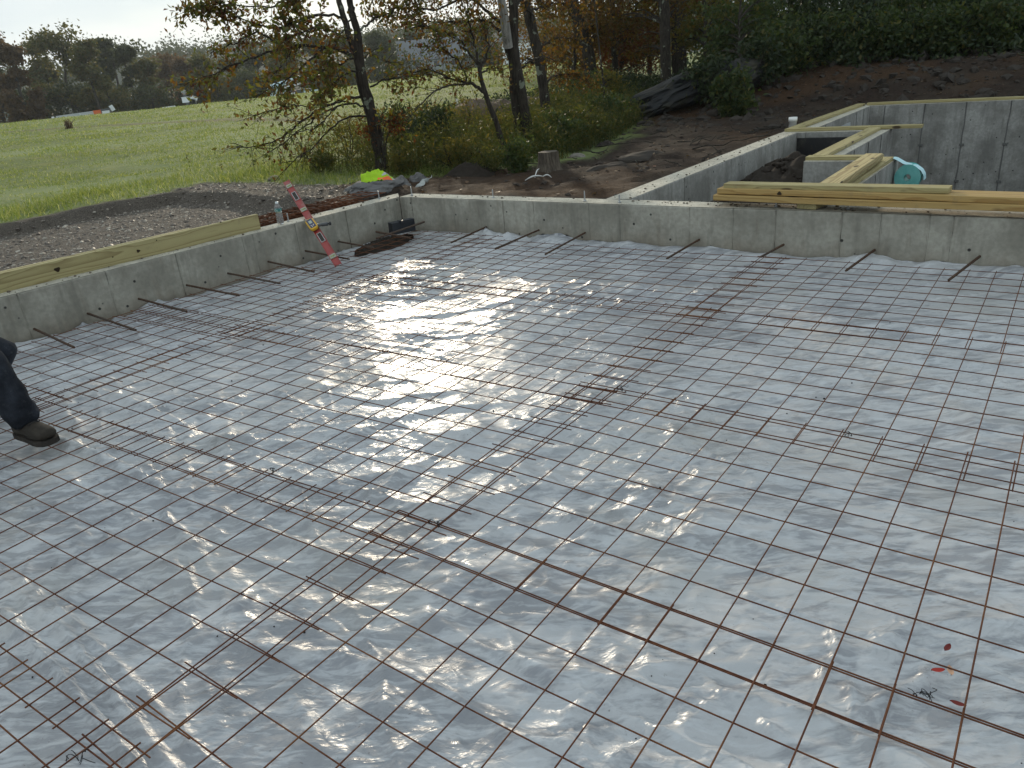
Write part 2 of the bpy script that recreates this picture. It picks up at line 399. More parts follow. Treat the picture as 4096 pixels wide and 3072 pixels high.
M['bark_far'] = bark_mat('bark_far', (.03, .028, .024), (.075, .066, .055), .2)
M['snag'] = bark_mat('dead_wood', (.16, .15, .13), (.34, .32, .29), 0.)
M['leaf_maple'] = leaf_mat('leaf_maple', [(0., (.050, .016, .010)), (.22, (.085, .034, .012)), (.38, (.12, .085, .018)), (.60, (.085, .10, .020)), (.85, (.045, .062, .016)), (1., (.17, .075, .013))], .5)
M['leaf_gold'] = leaf_mat('leaf_gold', [(0., (0.05783, 0.02169, 0.005783)), (.3, (0.106, 0.05301, 0.008679)), (.6, (0.09639, 0.06265, 0.0106)), (.85, (0.0482, 0.04338, 0.009639)), (1., (0.02892, 0.03133, 0.009639))], .5)
M['leaf_orange'] = leaf_mat('leaf_orange', [(0., (0.0627, 0.01567, 0.003762)), (.5, (0.08153, 0.02665, 0.004703)), (1., (0.04075, 0.01881, 0.00627))], .5)
M['leaf_green'] = leaf_mat('leaf_green', [(0., (0.02138, 0.03848, 0.01539)), (.5, (0.03848, 0.06413, 0.01881)), (.85, (0.06413, 0.0855, 0.02394)), (1., (0.1111, 0.09405, 0.02138))], .4)
M['leaf_dark'] = leaf_mat('leaf_dark', [(0., (0.01292, 0.02423, 0.0113)), (.5, (0.02261, 0.04038, 0.01453)), (.9, (0.03634, 0.05249, 0.01776)), (1., (0.08075, 0.0646, 0.01615))], .3)
M['leaf_yg'] = leaf_mat('leaf_yellow_green', [(0., (0.04536, 0.05508, 0.01426)), (.5, (0.08424, 0.08424, 0.01944)), (.85, (0.1296, 0.1102, 0.02268)), (1., (0.1555, 0.0972, 0.01944))], .5)
M['leaf_far'] = leaf_mat('leaf_far', [(0., (0.0486, 0.0594, 0.02376)), (.6, (0.081, 0.08424, 0.03024)), (1., (0.1188, 0.0972, 0.0324))], .4)
M['leaf_far_dark'] = leaf_mat('leaf_far_dark', [(0., (0.0294, 0.042, 0.0231)), (1., (0.05775, 0.06825, 0.0294))], .35)
M['leaf_far_brown'] = leaf_mat('leaf_far_brown', [(0., (0.06125, 0.03938, 0.02275)), (1., (0.105, 0.06563, 0.03062))], .4)
M['grass'] = leaf_mat('grass_blades', [(0., (0.066, 0.1144, 0.0264)), (.45, (0.1144, 0.1672, 0.0396)), (.8, (0.1848, 0.2112, 0.0748)), (1., (0.3168, 0.3432, 0.1936))], .55)
M['weed'] = leaf_mat('weed_leaves', [(0., (0.027, 0.04725, 0.0135)), (.5, (0.05737, 0.07087, 0.01755)), (.85, (0.0945, 0.0945, 0.02363)), (1., (0.135, 0.1013, 0.02363))], .45)
M['litter'] = leaf_mat('dead_leaf', [(0., (.035, .019, .012)), (.5, (.07, .040, .022)), (.85, (.14, .095, .055)), (1., (.12, .03, .02))], .15, .6)

# ------------------------------------------------------------------ terrain
CAZ = np.radians([-110, -68.7, -64.6, -60.2, -50.5, -43.6, -37.35, -25.75, -19.4, 60])
CZ = np.array([.45, .47, .47, .42, .55, 1.05, 1.5, 1.1, .9, .9])
def soil_line(y):     # right-hand limit of the vegetation
    return np.interp(y, [6.0, 7.9, 9.0, 9.9, 12.3, 15.2, 19, 30], [-9.0, -8.1, -6.7, -6.2, -6.6, -7.6, -9.0, -12])
def ground_z(x, y, detail=True):
    x = np.asarray(x, float); y = np.asarray(y, float)
    D = np.hypot(x, y); az = np.arctan2(x, y)
    zc = np.interp(az, CAZ, CZ)
    t = sstep(12, 92, D)
    z = .16 + (zc - .16) * t - 3.2 * sstep(92, 118, D) + 0 * x
    z = z + 26 * sstep(230, 420, D) * sstep(-.55, -1.0, az - .0) * 0
    # woodland bank on the right
    z = z + .72 * sstep(15.3, 18.3, y) * sstep(-9.0, -6.4, x) * (D < 92) + .9 * sstep(18, 40, y) * sstep(-14, -6, x) * (D < 92)
    # gravel pad outside the left wall
    edge = -11.35 + .35 * fbm(y * .9, y * 0 + 3, 3, 5) + .16 * fbm(y * 4.5, y * 0 + 3, 3, 6)
    top = 6.2 - .12 * (x + 8.5) + .25 * fbm(x * 1.1, x * 0 + 9, 3, 8)
    gm = sstep(edge - .03, edge + .06, x) * sstep(top + .08, top - .05, y) * (x < -5.5)
    z = z * (1 - gm) + .025 * gm
    if detail:
        so = sstep(soil_line(y) - .3, soil_line(y) + .5, x) * (x < 30)
        near = sstep(60, 20, D)
        z = z + near * (.05 * fbm(x * .7, y * .7, 4, 3) + so * (.05 * fbm(x * 2.3, y * 2.3, 4, 21) + .03 * ridge(x * 5, y * 5, 33, 2))) * (1 - gm)
        z = z + gm * .012 * fbm(x * 4, y * 4, 3, 44)
    # interior of the slab
    ins = (x > -6.05) & (y < 6.05)
    z = np.where(ins, -.16, z)
    spur = (x > -3.35) & (y > 6.15) & (y < 11.4)
    lump = .20 * np.exp(-(((x + 2.75) / .55) ** 2 + ((y - 9.3) / .9) ** 2)) + .12 * np.exp(-(((x + 2.3) / .4) ** 2 + ((y - 7.6) / .5) ** 2))
    z = np.where(spur, -.07 + lump + (.05 * fbm(x * 5, y * 5, 4, 61) + .04 * ridge(x * 9, y * 9, 64, 2)) * (.4 + 3 * lump if detail else 0), z)
    base = ((x > -3.28) & (y > 11.3) & (y < 15.2)) | ((x > -2.2) & (y > 8.62) & (y < 15.2)) | ((x > -1.62) & (y > 6.2) & (y < 15.2))
    z = np.where(base, -2.3, z)
    return z
def axis(fine0, fine1, step, lo, hi, g=1.055):
    a = list(np.arange(fine0, fine1 + 1e-6, step)); s = step
    while a[-1] < hi: s *= g; a.append(a[-1] + s)
    s = step; b = [fine0]
    while b[-1] > lo: s *= g; b.append(b[-1] - s)
    return np.array(b[:0:-1] + a)
gx = axis(-17, 2.5, .09, -430, 200); gy = axis(-1, 21, .09, -60, 430)
GX, GY = np.meshgrid(gx, gy); GZ = ground_z(GX, GY)
nx, ny = len(gx), len(gy)
idx = np.arange(nx * ny).reshape(ny, nx)
mb = MB(); mb.add(np.stack([GX, GY, GZ], -1).reshape(-1, 3), np.stack([idx[:-1, :-1], idx[:-1, 1:], idx[1:, 1:], idx[1:, :-1]], -1).reshape(-1, 4), True)
go = mb.build('ground', M['ground']); tag(go, None, None, kind='structure')
wob = .5 * fbm(GX * .8, GY * .8, 4, 71)
soilm = sstep(-.2, .5, GX - soil_line(GY) + wob) * (GY < 60)
soilm = np.maximum(soilm, (GX > -6.3) * (GY < 7))
edge = -11.35 + .35 * fbm(GY * .9, GY * 0 + 3, 3, 5) + .16 * fbm(GY * 4.5, GY * 0 + 3, 3, 6)
top = 7.3 + .25 * wob
gravm = sstep(-.25, .0, GX - edge + .1) * sstep(top + .2, top - .2, GY) * (GX < -6)
gravm = gravm * sstep(-7.0, -7.6, GX + .3 * wob + np.maximum(GY - 6.5, 0) * 1.2)
banks = sstep(.0, .12, np.abs(np.gradient(ground_z(GX, GY, False), axis=1) / np.gradient(GX, axis=1))) * (GX < -8.2) * (GX > -13) * (GY < 9)
gr = np.clip(1 - soilm - gravm - .9 * banks, 0, 1)
lit = soilm * sstep(.15, .6, fbm(GX * .5, GY * .5, 3, 91) + .5 * sstep(14, 18, GY)) * (GY > 7)
colr = np.stack([gr, np.where(gravm > 0, gravm, 0), lit * .8, np.ones_like(gr)], -1).reshape(-1, 4)
ca = go.data.color_attributes.new('mask', 'FLOAT_COLOR', 'POINT'); ca.data.foreach_set('color', colr.ravel().astype(np.float32))

# ------------------------------------------------------------------ foundation walls
ZT, ZB = .324, -.20
def seamed_wall(name, label, quad_in, quad_out, seams, mat=M['conc'], zt=ZT, zb=ZB, topmat=M['conc_top'], fins=True):
    """wall between inner line p->q and outer line; seams are metres from p along the inner line"""
    p, q = [np.array(v, float) for v in quad_in]; po, qo = [np.array(v, float) for v in quad_out]
    t = thing(name, label, 'wall', (*((p + q) / 2), zb))
    mb = MB(); L = np.linalg.norm(q - p); d = (q - p) / L; nrm = np.array([d[1], -d[0]])
    if nrm @ (po - p) > 0: nrm = -nrm
    ss = [0] + list(seams) + [L]
    r = np.random.default_rng(int(abs(p[0] * 100) + abs(p[1] * 10)))
    for a, b in zip(ss[:-1], ss[1:]):
        off = r.uniform(-.004, .004)
        A = p + d * (a + .003) + nrm * off; B = p + d * (b - .003) + nrm * off
        fa, fb = a / L, b / L; Ao = po + (qo - po) * fa; Bo = po + (qo - po) * fb
        m = 9; zs = np.linspace(zb, zt - .004, m)
        V = []; bv = .006
        V = [[*A, zb], [*B, zb], [*B, zt - bv], [*A, zt - bv], [*(B - nrm * bv), zt], [*(A - nrm * bv), zt], [*Ao, zb], [*Bo, zb], [*Bo, zt], [*Ao, zt]]
        mb.add(V, [[0, 1, 2, 3], [7, 6, 9, 8], [0, 3, 9, 6], [1, 7, 8, 2]]); mb.add(V, [[3, 2, 4, 5]])
    if fins:
        for s in seams:
            c = p + d * s; k = 10; zz = np.linspace(zb, zt - .002, k)
            P = np.stack([np.full(k, c[0]), np.full(k, c[1]), zz], 1) + np.array([*(nrm * .001), 0]); P[:, :2] += d * r.normal(0, .0018, k)[:, None]
            mb.tube(P, r.uniform(.003, .006, k), 5)
    mb.build('wall_face', mat, t)
    # rough top as a finely gridded slab
    tb = MB(); n1 = max(2, int(L / .03)); n2 = 9
    U, Vv = np.meshgrid(np.linspace(0, 1, n1), np.linspace(0, 1, n2)); inn = p + nrm * 0
    X = (p[0] - nrm[0] * .006 + (q - p)[0] * U) * (1 - Vv) + (po[0] + (qo - po)[0] * U) * Vv
    Y = (p[1] - nrm[1] * .006 + (q - p)[1] * U) * (1 - Vv) + (po[1] + (qo - po)[1] * U) * Vv
    Z = zt + .003 + .004 * fbm(X * 14, Y * 14, 3, 5) * np.minimum(1, 4 * np.minimum(Vv, 1 - Vv) + .25)
    ii = np.arange(n1 * n2).reshape(n2, n1)
    F = np.stack([ii[:-1, :-1], ii[1:, :-1], ii[1:, 1:], ii[:-1, 1:]], -1).reshape(-1, 4)
    tb.add(np.stack([X, Y, Z], -1).reshape(-1, 3), F if (d[0] * (po - p)[1] - d[1] * (po - p)[0]) < 0 else F[:, ::-1], True)
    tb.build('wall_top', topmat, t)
    return t
def xin(y): return -5.885 + (y - 5.9) * .044
yl = [2.10, 2.74, 3.33, 3.97, 4.08, 4.55, 5.18, 5.78]
lw = seamed_wall('foundation_wall', 'low pale concrete foundation wall with two boards on edge on its top', ((xin(-1.5), -1.5), (xin(5.93), 5.93)),
            ((xin(-1.5) - .215, -1.5), (xin(6.13) - .22, 6.13)), [y + 1.5 for y in (-.9, .2, .85, 1.45)] + [y + 1.5 for y in yl])
xs = [-5.72, -5.13, -4.5, -4.13, -3.52, -3.21, -2.55, -2.18, -1.84, -1.35, -1.08, -.77, -.62, .3, .9, 1.6]
bw = seamed_wall('foundation_wall', 'long low concrete foundation wall with stained form panels carrying golden planks on its top', ((xin(5.93), 5.93), (3.2, 5.93)),
            ((xin(6.13) - .003, 6.135), (3.2, 6.20)), [x - xin(5.93) for x in xs])
sw = seamed_wall('foundation_wall', 'narrow concrete spur wall running back from the long wall beside bare soil', ((-3.23, 6.18), (-3.235, 11.17)),
            ((-3.47, 6.16), (-3.47, 11.17)), [1.2, 2.5, 3.7], mat=M['conc_grey'])

def basement():
    t = thing('foundation_wall', 'tall grey concrete basement wall with timber sill plates around a sunken pit', 'wall', (-1, 11, -2.3))
    mb = MB(); zb = -2.3
    def wallbox(x0, y0, x1, y1): mb.bbox((x0, y0, zb), (x1, y1, ZT))
    wallbox(-3.46, 11.18, -3.12, 15.08)
    wallbox(-3.119, 11.20, -2.07, 11.50)
    wallbox(-2.36, 8.75, -2.072, 11.199)
    wallbox(-2.36, 8.47, -1.49, 8.749)
    wallbox(-1.76, 6.205, -1.492, 8.469)
    wallbox(-3.46, 15.081, 4.5, 15.36)
    r = np.random.default_rng(3)
    for x in np.arange(-2.88, 4.4, .62):      # form-panel lines on the far wall
        k = 16; zz = np.linspace(zb, ZT, k); xx = x + r.normal(0, .004, k)
        mb.tube(np.stack([xx, np.full(k, 15.08), zz], 1), r.uniform(.006, .012, k), 5, mi=1)
        for z in (-.35, -.95, -1.55): mb.box((x + .01, 15.075, z), (.07, .03, .035), mi=1)
    for y in (9.4, 10.1, 10.8): mb.tube([[-2.07, y, zb], [-2.07, y, ZT - .01]], .005, 5, mi=1)
    for y in (7.0, 7.7): mb.tube([[-1.492, y, zb], [-1.492, y, ZT - .01]], .005, 5, mi=1)
    for y in (12.2, 14.1, 14.6): mb.tube([[-3.12, y, zb], [-3.12, y, ZT - .01]], .006, 5, mi=1)
    mb.build('wall_face', [M['conc_grey'], simple('form_line', (.13, .13, .125), .9, .2)], t)
    tp = MB()
    for a, b in (((-3.46, 11.18), (-3.12, 15.08)), ((-3.12, 11.20), (-2.07, 11.50)), ((-2.36, 8.75), (-2.072, 11.2)), ((-2.36, 8.47), (-1.49, 8.75)), ((-1.76, 6.21), (-1.492, 8.47)), ((-3.46, 15.081), (4.5, 15.36))):
        tp.bbox((*a, ZT + .0005), (*b, ZT + .004))
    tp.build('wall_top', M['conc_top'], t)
    dp = MB(); dp.bbox((-3.225, 11.172, -.3), (-2.37, 11.199, .255)); dp.bbox((-2.368, 8.8, -.3), (-2.361, 11.19, .02))
    dp.build('damp_proofing', simple('black_coating', (.012, .012, .014), .45, .5, 0, .3, 20, .4, False, ((.10, .09, .07), .35)), t)
    w = MB(); w.bbox((-3.119, 12.62, -.34), (-3.108, 12.68, .2)); w.bbox((-3.119, 13.62, -.34), (-3.108, 13.68, .2)); w.bbox((-3.119, 12.681, .15), (-3.108, 13.619, .2)); w.bbox((-3.119, 12.681, -.34), (-3.108, 13.619, -.29))
    wo = w.build('window', simple('steel_frame', (.40, .42, .43), .45, .5), t)
    g = MB(); g.bbox((-3.1185, 12.682, -.288), (-3.113, 13.618, .149)); g.build('pane', simple('dark_opening', (.012, .013, .016), .2, .5), wo)
basement()

# ------------------------------------------------------------------ plastic sheet
PST = .0135
px_ = np.arange(-6.02, 2.2, PST); py_ = np.arange(-.9, 5.97, PST)
PX, PY = np.meshgrid(px_, py_)
ar = .35 * fbm(PX * .35, PY * .35, 2, 7)
def rc(a, sx, sy): 
    c, s_ = np.cos(a), np.sin(a); return (PX * c + PY * s_) * sx, (-PX * s_ + PY * c) * sy
wx = PX + .10 * fbm(PX * 2.2, PY * 2.2, 3, 11); wy = PY + .10 * fbm(PX * 2.2 + 40, PY * 2.2, 3, 12)
amp1 = .22 + .95 * sstep(-.25, .4, fbm(PX * .7, PY * .7, 3, 13))
PZ = .014 * fbm(PX * 1.3, PY * 1.3, 3, 14)
for (a, sx, sy, am, sd, p) in ((.25, 1.2, 4.2, .0110, 15, 4), (.95, 1.5, 4.5, .0075, 16, 4), (-.35, 2.0, 7.0, .0070, 17, 5), (.55, 3.0, 10., .0048, 18, 3), (-.9, 4.0, 11., .0040, 19, 3), (1.4, 6., 13., .0026, 20, 3)):
    c, s_ = math.cos(a), math.sin(a)
    PZ += am * amp1 * ridge((wx * c + wy * s_) * sx, (-wx * s_ + wy * c) * sy, sd, p)
PZ *= 1.9
for (a, sx, sy, am, sd) in ((.05, .55, 3.2, .020, 101), (.75, .7, 3.6, .018, 102), (-.55, .8, 4.0, .014, 103)):      # long drawn-out folds
    c, s_ = math.cos(a), math.sin(a); f_ = ridge((wx * c + wy * s_) * sx, (-wx * s_ + wy * c) * sy, sd, 9); PZ += am * f_ * sstep(-.1, .3, fbm(PX * .9 + sd, PY * .9, 2, sd))
PZ += .0022 * amp1 * fbm(wx * 18, wy * 18, 2, 25)
def crease(pts, h, w, step=0.0):
    """a fold running along a polyline (world xy); step lifts the sheet on its left"""
    global PZ
    P = np.array(pts); best = np.full(PX.shape, 9.); sgn = np.zeros(PX.shape)
    for a, b in zip(P[:-1], P[1:]):
        ab = b - a; L2 = ab @ ab; t = np.clip(((PX - a[0]) * ab[0] + (PY - a[1]) * ab[1]) / L2, 0, 1)
        dx = PX - a[0] - t * ab[0]; dy = PY - a[1] - t * ab[1]; d = np.hypot(dx, dy)
        s_ = np.sign(ab[0] * dy - ab[1] * dx); m = d < best; best = np.where(m, d, best); sgn = np.where(m, s_, sgn)
    n = .75 + .5 * fbm(PX * 3, PY * 3, 2, 31)
    PZ = PZ + 1.7 * h * n * np.exp(-(best / (w * .85)) ** 1.6) + step * sstep(-.012, .012, sgn * best) * np.exp(-(best / .5) ** 2)
def Zp(*pts): return [atz(x, y, -.02)[:2] for x, y in pts]
crease(Zp((0, 2290), (250, 2500), (420, 2720), (560, 2900), (700, 3072)), .020, .022)
crease(Zp((0, 2420), (200, 2640), (420, 2890), (560, 3060)), .022, .018)
crease(Zp((60, 2290), (300, 2480), (560, 2740), (760, 2960), (900, 3072)), .015, .014)
crease(Zp((200, 1735), (420, 1830), (720, 1980), (1000, 2080), (1260, 2190), (1420, 2220)), .022, .030, .008)
crease(Zp((400, 1550), (640, 1640), (900, 1770), (1250, 1900), (1600, 1990), (1970, 2040)), .016, .022)
crease(Zp((1100, 1540), (1250, 1620), (1450, 1650), (1700, 1700), (1900, 1730)), .012, .02)
crease(Zp((1450, 1990), (1600, 1880), (1750, 1790), (1900, 1710)), .014, .022)
crease(Zp((1150, 1860), (1380, 1760), (1560, 1660)), .010, .018)
crease(Zp((2100, 2200), (2330, 2120), (2600, 2030)), .010, .025)
crease(Zp((1000, 2300), (1350, 2480), (1600, 2640), (1900, 2850), (2060, 2960)), .008, .012)
crease(Zp((1700, 2450), (2000, 2600), (2300, 2750), (2600, 2900), (3000, 3060)), .011, .016, .004)
crease(Zp((2100, 2560), (2450, 2720), (2800, 2800), (3096, 2920)), .012, .03)
crease(Zp((2500, 1750), (2800, 1800), (3000, 1850), (3450, 1920), (3700, 1985), (4000, 2000)), .007, .010, .003)
crease(Zp((2250, 1650), (2600, 1720), (2900, 1850), (3200, 1900)), .006, .010)
crease(Zp((3000, 2350), (3300, 2480), (3600, 2560), (4096, 2730)), .010, .014, .004)
crease(Zp((3400, 2720), (3430, 2850), (3560, 2760), (3740, 2680)), .014, .020)
crease(Zp((3440, 2960), (3650, 3060)), .010, .02)
crease(Zp((3330, 2500), (3360, 2600), (3300, 2680)), .014, .02)
# puffed folds in the right part and a loose flap
crease(Zp((2300, 1110), (2560, 1150), (2850, 1190)), .020, .05)
crease(Zp((3000, 1230), (3300, 1260), (3600, 1290), (4096, 1370)), .014, .06)
PZ += .012 * sstep(-1.7, -.6, PX) * sstep(5.1, 4.3, PY) * sstep(2.6, 3.4, PY) * (ridge(PX * 3.2 + .2, PY * 2.1, 52, 1.5))
fl = atz(2820, 1160, 0.)[:2]; PZ += .05 * np.exp(-(((PX - fl[0]) / .10) ** 2 + ((PY - fl[1]) / .07) ** 2))
PZ = PZ - .076
PZ = np.minimum(PZ, -.006 + .2 * np.maximum(PZ + .006, 0))
# the edges climb the walls a little, ragged
eb = np.interp(PX, xs + [3], [5.905] * (len(xs) + 1))
eu = .03 + .035 * (fbm(PX * 2.6, PX * 0, 3, 41) + .35) + .03 * ridge(PX * 1.22 + .31, PX * 0 + .5, 46, 6)
PZ += np.maximum(eu, .004) * sstep(5.76, 5.905, PY)
lxx = xin(PY) + .03; elx = .012 + .03 * np.maximum(fbm(PY * 3, PY * 0, 3, 43), 0)
PZ += elx * sstep(.14, .0, PX - lxx)
PXX = np.maximum(PX, xin(PY) + .012 + .03 * np.maximum(fbm(PY * 4, PY * 0 + 5, 3, 48) + .2, 0)); PYY = np.minimum(PY, 5.922)
n2, n1 = PX.shape; ii = np.arange(n1 * n2).reshape(n2, n1)
mb = MB(); mb.add(np.stack([PXX, PYY, PZ], -1).reshape(-1, 3), np.stack([ii[:-1, :-1], ii[:-1, 1:], ii[1:, 1:], ii[1:, :-1]], -1).reshape(-1, 4), True)
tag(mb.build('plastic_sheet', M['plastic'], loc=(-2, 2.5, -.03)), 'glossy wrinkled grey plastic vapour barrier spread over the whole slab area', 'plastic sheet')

# ------------------------------------------------------------------ welded wire mesh
SP = .1524
def wire_sheet(ox, oy, ang, nxw, nyw, label, seed, bulge=.006):
    """nxw wires running in y, nyw wires running in x; (ox, oy) is the lower left crossing"""
    r = np.random.default_rng(seed); mb = MB(); st = .062; sv = .014
    c, s_ = math.cos(ang), math.sin(ang); W, H = (nxw - 1) * SP, (nyw - 1) * SP
    zo = .0008 * (seed % 5)
    def P(u, v, lev):
        x = ox + c * u - s_ * v; y = oy + s_ * u + c * v
        z = bulge * fbm(x * 1.1 + seed, y * 1.1, 2, 81) + .003 + zo + lev
        return np.stack([x, y, z], -1)
    for k in range(nxw):
        v = np.linspace(-sv, H + sv, 26); u = np.full_like(v, k * SP) + .0022 * fbm(v * 1.3, v * 0 + k * 3.3 + seed, 2, 82)
        mb.tube(P(u, v, .0052), .0024, 6)
    for k in range(nyw):
        u = np.linspace(-st, W + st, 40); v = np.full_like(u, k * SP) + .0022 * fbm(u * 1.3, u * 0 + k * 2.7 - seed, 2, 83)
        mb.tube(P(u, v, 0), .0024, 6)
    o = mb.build('wire_mesh_sheet', M['rust'], loc=(ox, oy, 0))
    return tag(o, label, 'wire mesh', 'rusty wire mesh sheets laid over the plastic')
d = math.radians
wire_sheet(-1.83, .140, d(0), 21, 11, 'rusty wire mesh sheet along the bottom right edge of the photo', 1)
wire_sheet(-1.832, 1.505, d(0), 21, 11, 'rusty wire mesh sheet on the right, third from the wall with the golden planks', 2)
wire_sheet(-1.822, 2.836, d(-.15), 21, 11, 'rusty wire mesh sheet on the right, second from the wall with the golden planks', 3)
wire_sheet(-1.83, 4.20, d(.2), 21, 11, 'rusty wire mesh sheet on the right, against the wall with the golden planks', 4)
wire_sheet(-4.57, -1.117, d(1.9), 20, 11, 'rusty wire mesh sheet at the bottom left corner, nearest the camera', 5)
wire_sheet(-4.57, .305, d(2.6), 20, 9, 'rusty wire mesh sheet in front of the worker, second from the bottom left', 6)
wire_sheet(-4.57, 1.375, d(1.9), 20, 11, 'rusty wire mesh sheet under the brightest sun glint left of centre', 7)
wire_sheet(-4.57, 2.74, d(2.1), 20, 11, 'rusty wire mesh sheet in the middle row below the leaning spirit level', 8)
wire_sheet(-4.57, 4.11, d(1.2), 20, 11, 'rusty wire mesh sheet against the back wall near the debris corner', 9)
wire_sheet(-5.84, .19, d(1.8), 10, 10, 'short rusty wire mesh piece under the worker boot by the boards', 10)
wire_sheet(-5.82, 1.42, d(1.2), 10, 11, 'short rusty wire mesh piece beside the dowels, next to the worker', 11)
wire_sheet(-5.78, 2.67, d(1.0), 10, 11, 'short rusty wire mesh piece where the spirit level stands', 12)
wire_sheet(-5.53, 4.10, d(.6), 8, 12, 'short rusty wire mesh piece beside the corner dirt', 13)

# tie-wire knots
tw = simple('black_tie_wire', (.02, .019, .02), .5, .4, .5)
for k, (x, y, wh) in enumerate([(3392, 1745, 'in the right half of the mesh'), (3705, 2800, 'near the bottom right corner'), (1745, 2110, 'at the crowded crossing near the middle'), (2480, 1565, 'at the upper crossing right of middle'), (310, 3050, 'at the bottom left edge'), (1085, 1895, 'left of the crowded crossing')]):
    c = atz(x, y, .01); r = np.random.default_rng(200 + k); mb = MB()
    for j in range(4):
        th = np.linspace(0, r.uniform(4, 8), 14); rad = r.uniform(.008, .016)
        mb.tube(np.stack([c[0] + rad * np.cos(th) + np.linspace(0, r.normal(0, .02), 14), c[1] + rad * .5 * np.sin(th) + np.linspace(0, r.normal(0, .02), 14), .012 + .014 * np.abs(np.sin(th + j)) + np.linspace(0, .01, 14)], 1), .0011, 4)
    tag(mb.build('tie_wire', tw, loc=(c[0], c[1], 0)), 'twisted black tie wire knot ' + wh, 'tie wire', 'tie wire knots on the mesh')

# rebar dowels
def dowel(a, b, label, rad=.0085):
    a = np.array(a, float); b = np.array(b, float); mb = MB(); n = 60
    t = np.linspace(0, 1, n)[:, None]; P = a + (b - a) * t
    mb.tube(P, np.where(np.arange(n) % 3 == 0, rad * 1.12, rad), 8)
    return tag(mb.build('rebar_dowel', M['rebar'], loc=a), label, 'rebar', 'rusty rebar dowels sticking out of the walls')
names = ['nearest the worker', 'second from the worker', 'third from the worker', 'fourth from the worker', 'fifth from the worker', 'just left of the spirit level foot', 'partly behind the spirit level', 'next to the dirt in the corner']
tips = [(-5.38, 2.09), (-5.31, 2.50), (-5.36, 2.94), (-5.32, 3.39), (-5.28, 3.77), (-5.29, 4.15), (-5.32, 4.60), (-5.42, 5.02)]
for (tx, ty), y0, nm in zip(tips, (2.1, 2.49, 2.9, 3.32, 3.72, 4.15, 4.58, 4.99), names):
    dowel((xin(y0) - .03, y0 + .03, .048), (tx, ty, .012), 'rusty rebar dowel in the wall with the boards, ' + nm)
names = ['closest to the debris corner', 'second from the debris corner', 'below the two bolts left of the spur', 'fourth from the debris corner', 'below the left end of the golden planks', 'under the wooden block', 'second from the right edge']
bas = [-4.72, -4.08, -3.57, -2.46, -1.76, -1.10, -.43]
tips = [(-4.77, 5.42), (-4.17, 5.33), (-3.59, 5.28), (-2.53, 5.44), (-1.86, 5.69), (-1.19, 5.48), (-.55, 5.44)]
for bx, (tx, ty), nm in zip(bas, tips, names):
    dowel((bx, 5.95, .060), (tx, ty, .012), 'rusty rebar dowel in the long back wall, ' + nm)
dowel((.18, 5.95, .085), (.08, 5.43, .012), 'rusty rebar dowel in the long back wall, cut by the right edge')

# anchor bolts
steel = simple('galvanised_steel', (.42, .43, .44), .4, .5, .7)
def bolt(x, y, h, label):
    mb = MB(); n = 30; z = np.linspace(ZT - .03, ZT + h, n)
    mb.tube(np.stack([np.full(n, x), np.full(n, y), z], 1), np.where(np.arange(n) % 2 == 0, .0068, .0061), 10)
    mb.lathe([(.0001, ZT + .004), (.017, ZT + .004), (.016, ZT + .012), (.008, ZT + .014)], (x, y, 0), 6)
    tag(mb.build('anchor_bolt', steel, loc=(x, y, ZT)), label, 'bolt', 'anchor bolts in the wall tops')
for x, y, h, l in [(-6.10, 4.60, .085, 'beside the water bottle'), (-6.06, 5.80, .085, 'in front of the grey boulder'), (-5.79, 6.03, .10, 'just right of the wall corner'), (-4.69, 6.04, .085, 'midway along the open wall top'), (-3.62, 6.03, .095, 'left of the spur wall joint'), (-3.25, 6.01, .07, 'standing on the spur wall joint'), (-1.87, 6.03, .053, 'under the planks left of the wooden block'), (-1.34, 6.04, .053, 'under the planks right of the wooden block')]:
    bolt(x, y, h, 'galvanised anchor bolt ' + l)

# ------------------------------------------------------------------ lumber
def board(name, label, c, L, w, th, rotz, mat, tilt=0, roll=0, cat='plank', group=None):
    """local x = length, y = width, z = thickness"""
    mb = MB(); b = .003; r = np.random.default_rng(int(abs(c[0]) * 977 + L * 31))
    hx, hy, hz = L / 2, w / 2, th / 2
    n = 14; X = np.linspace(-hx, hx, n); prof = [(-hy + b, -hz), (hy - b, -hz), (hy, -hz + b), (hy, hz - b), (hy - b, hz), (-hy + b, hz), (-hy, hz - b), (-hy, -hz + b)]
    bow = .003 * np.sin(X * 1.3 + r.uniform(0, 6))
    V = np.array([[x, y, z + bw_] for x, bw_ in zip(X, bow) for y, z in prof]); k = 8
    F = [[i * k + j, i * k + (j + 1) % k, (i + 1) * k + (j + 1) % k, (i + 1) * k + j] for i in range(n - 1) for j in range(k)]
    mb.add(V, np.array(F)[:, ::-1]); mb.v.append(np.zeros((0, 3))); mb.f.append(np.array([list(range(k))[::1]])); mb.sm.append(False); mb.mi.append(0)
    mb.v.append(np.zeros((0, 3))); mb.f.append(np.array([[(n - 1) * k + j for j in range(k)][::-1]])); mb.sm.append(False); mb.mi.append(0)
    o = mb.build(name, mat); o.location = c; o.rotation_euler = Euler((roll, tilt, rotz), 'XYZ')
    return tag(o, label, cat, group)
wang = math.atan2(1, .044)     # direction of the left wall
def onleft(y, off): return (xin(y) - off, y)
yc = 4.27 - 2.6
board('lumber_board', 'yellow treated board on edge along the wall top, inner face with dark knots', (*onleft(yc, .155), ZT + .072), 5.2, .140, .038, wang, M['lumber'], roll=math.pi / 2)
yc = 3.62 - 2.4
board('lumber_board', 'second treated board on edge, hidden behind the knotty one', (*onleft(yc, .200), ZT + .074), 4.8, .142, .038, wang, M['lumber'], roll=math.pi / 2)
G = 'planks lying on the wall tops'
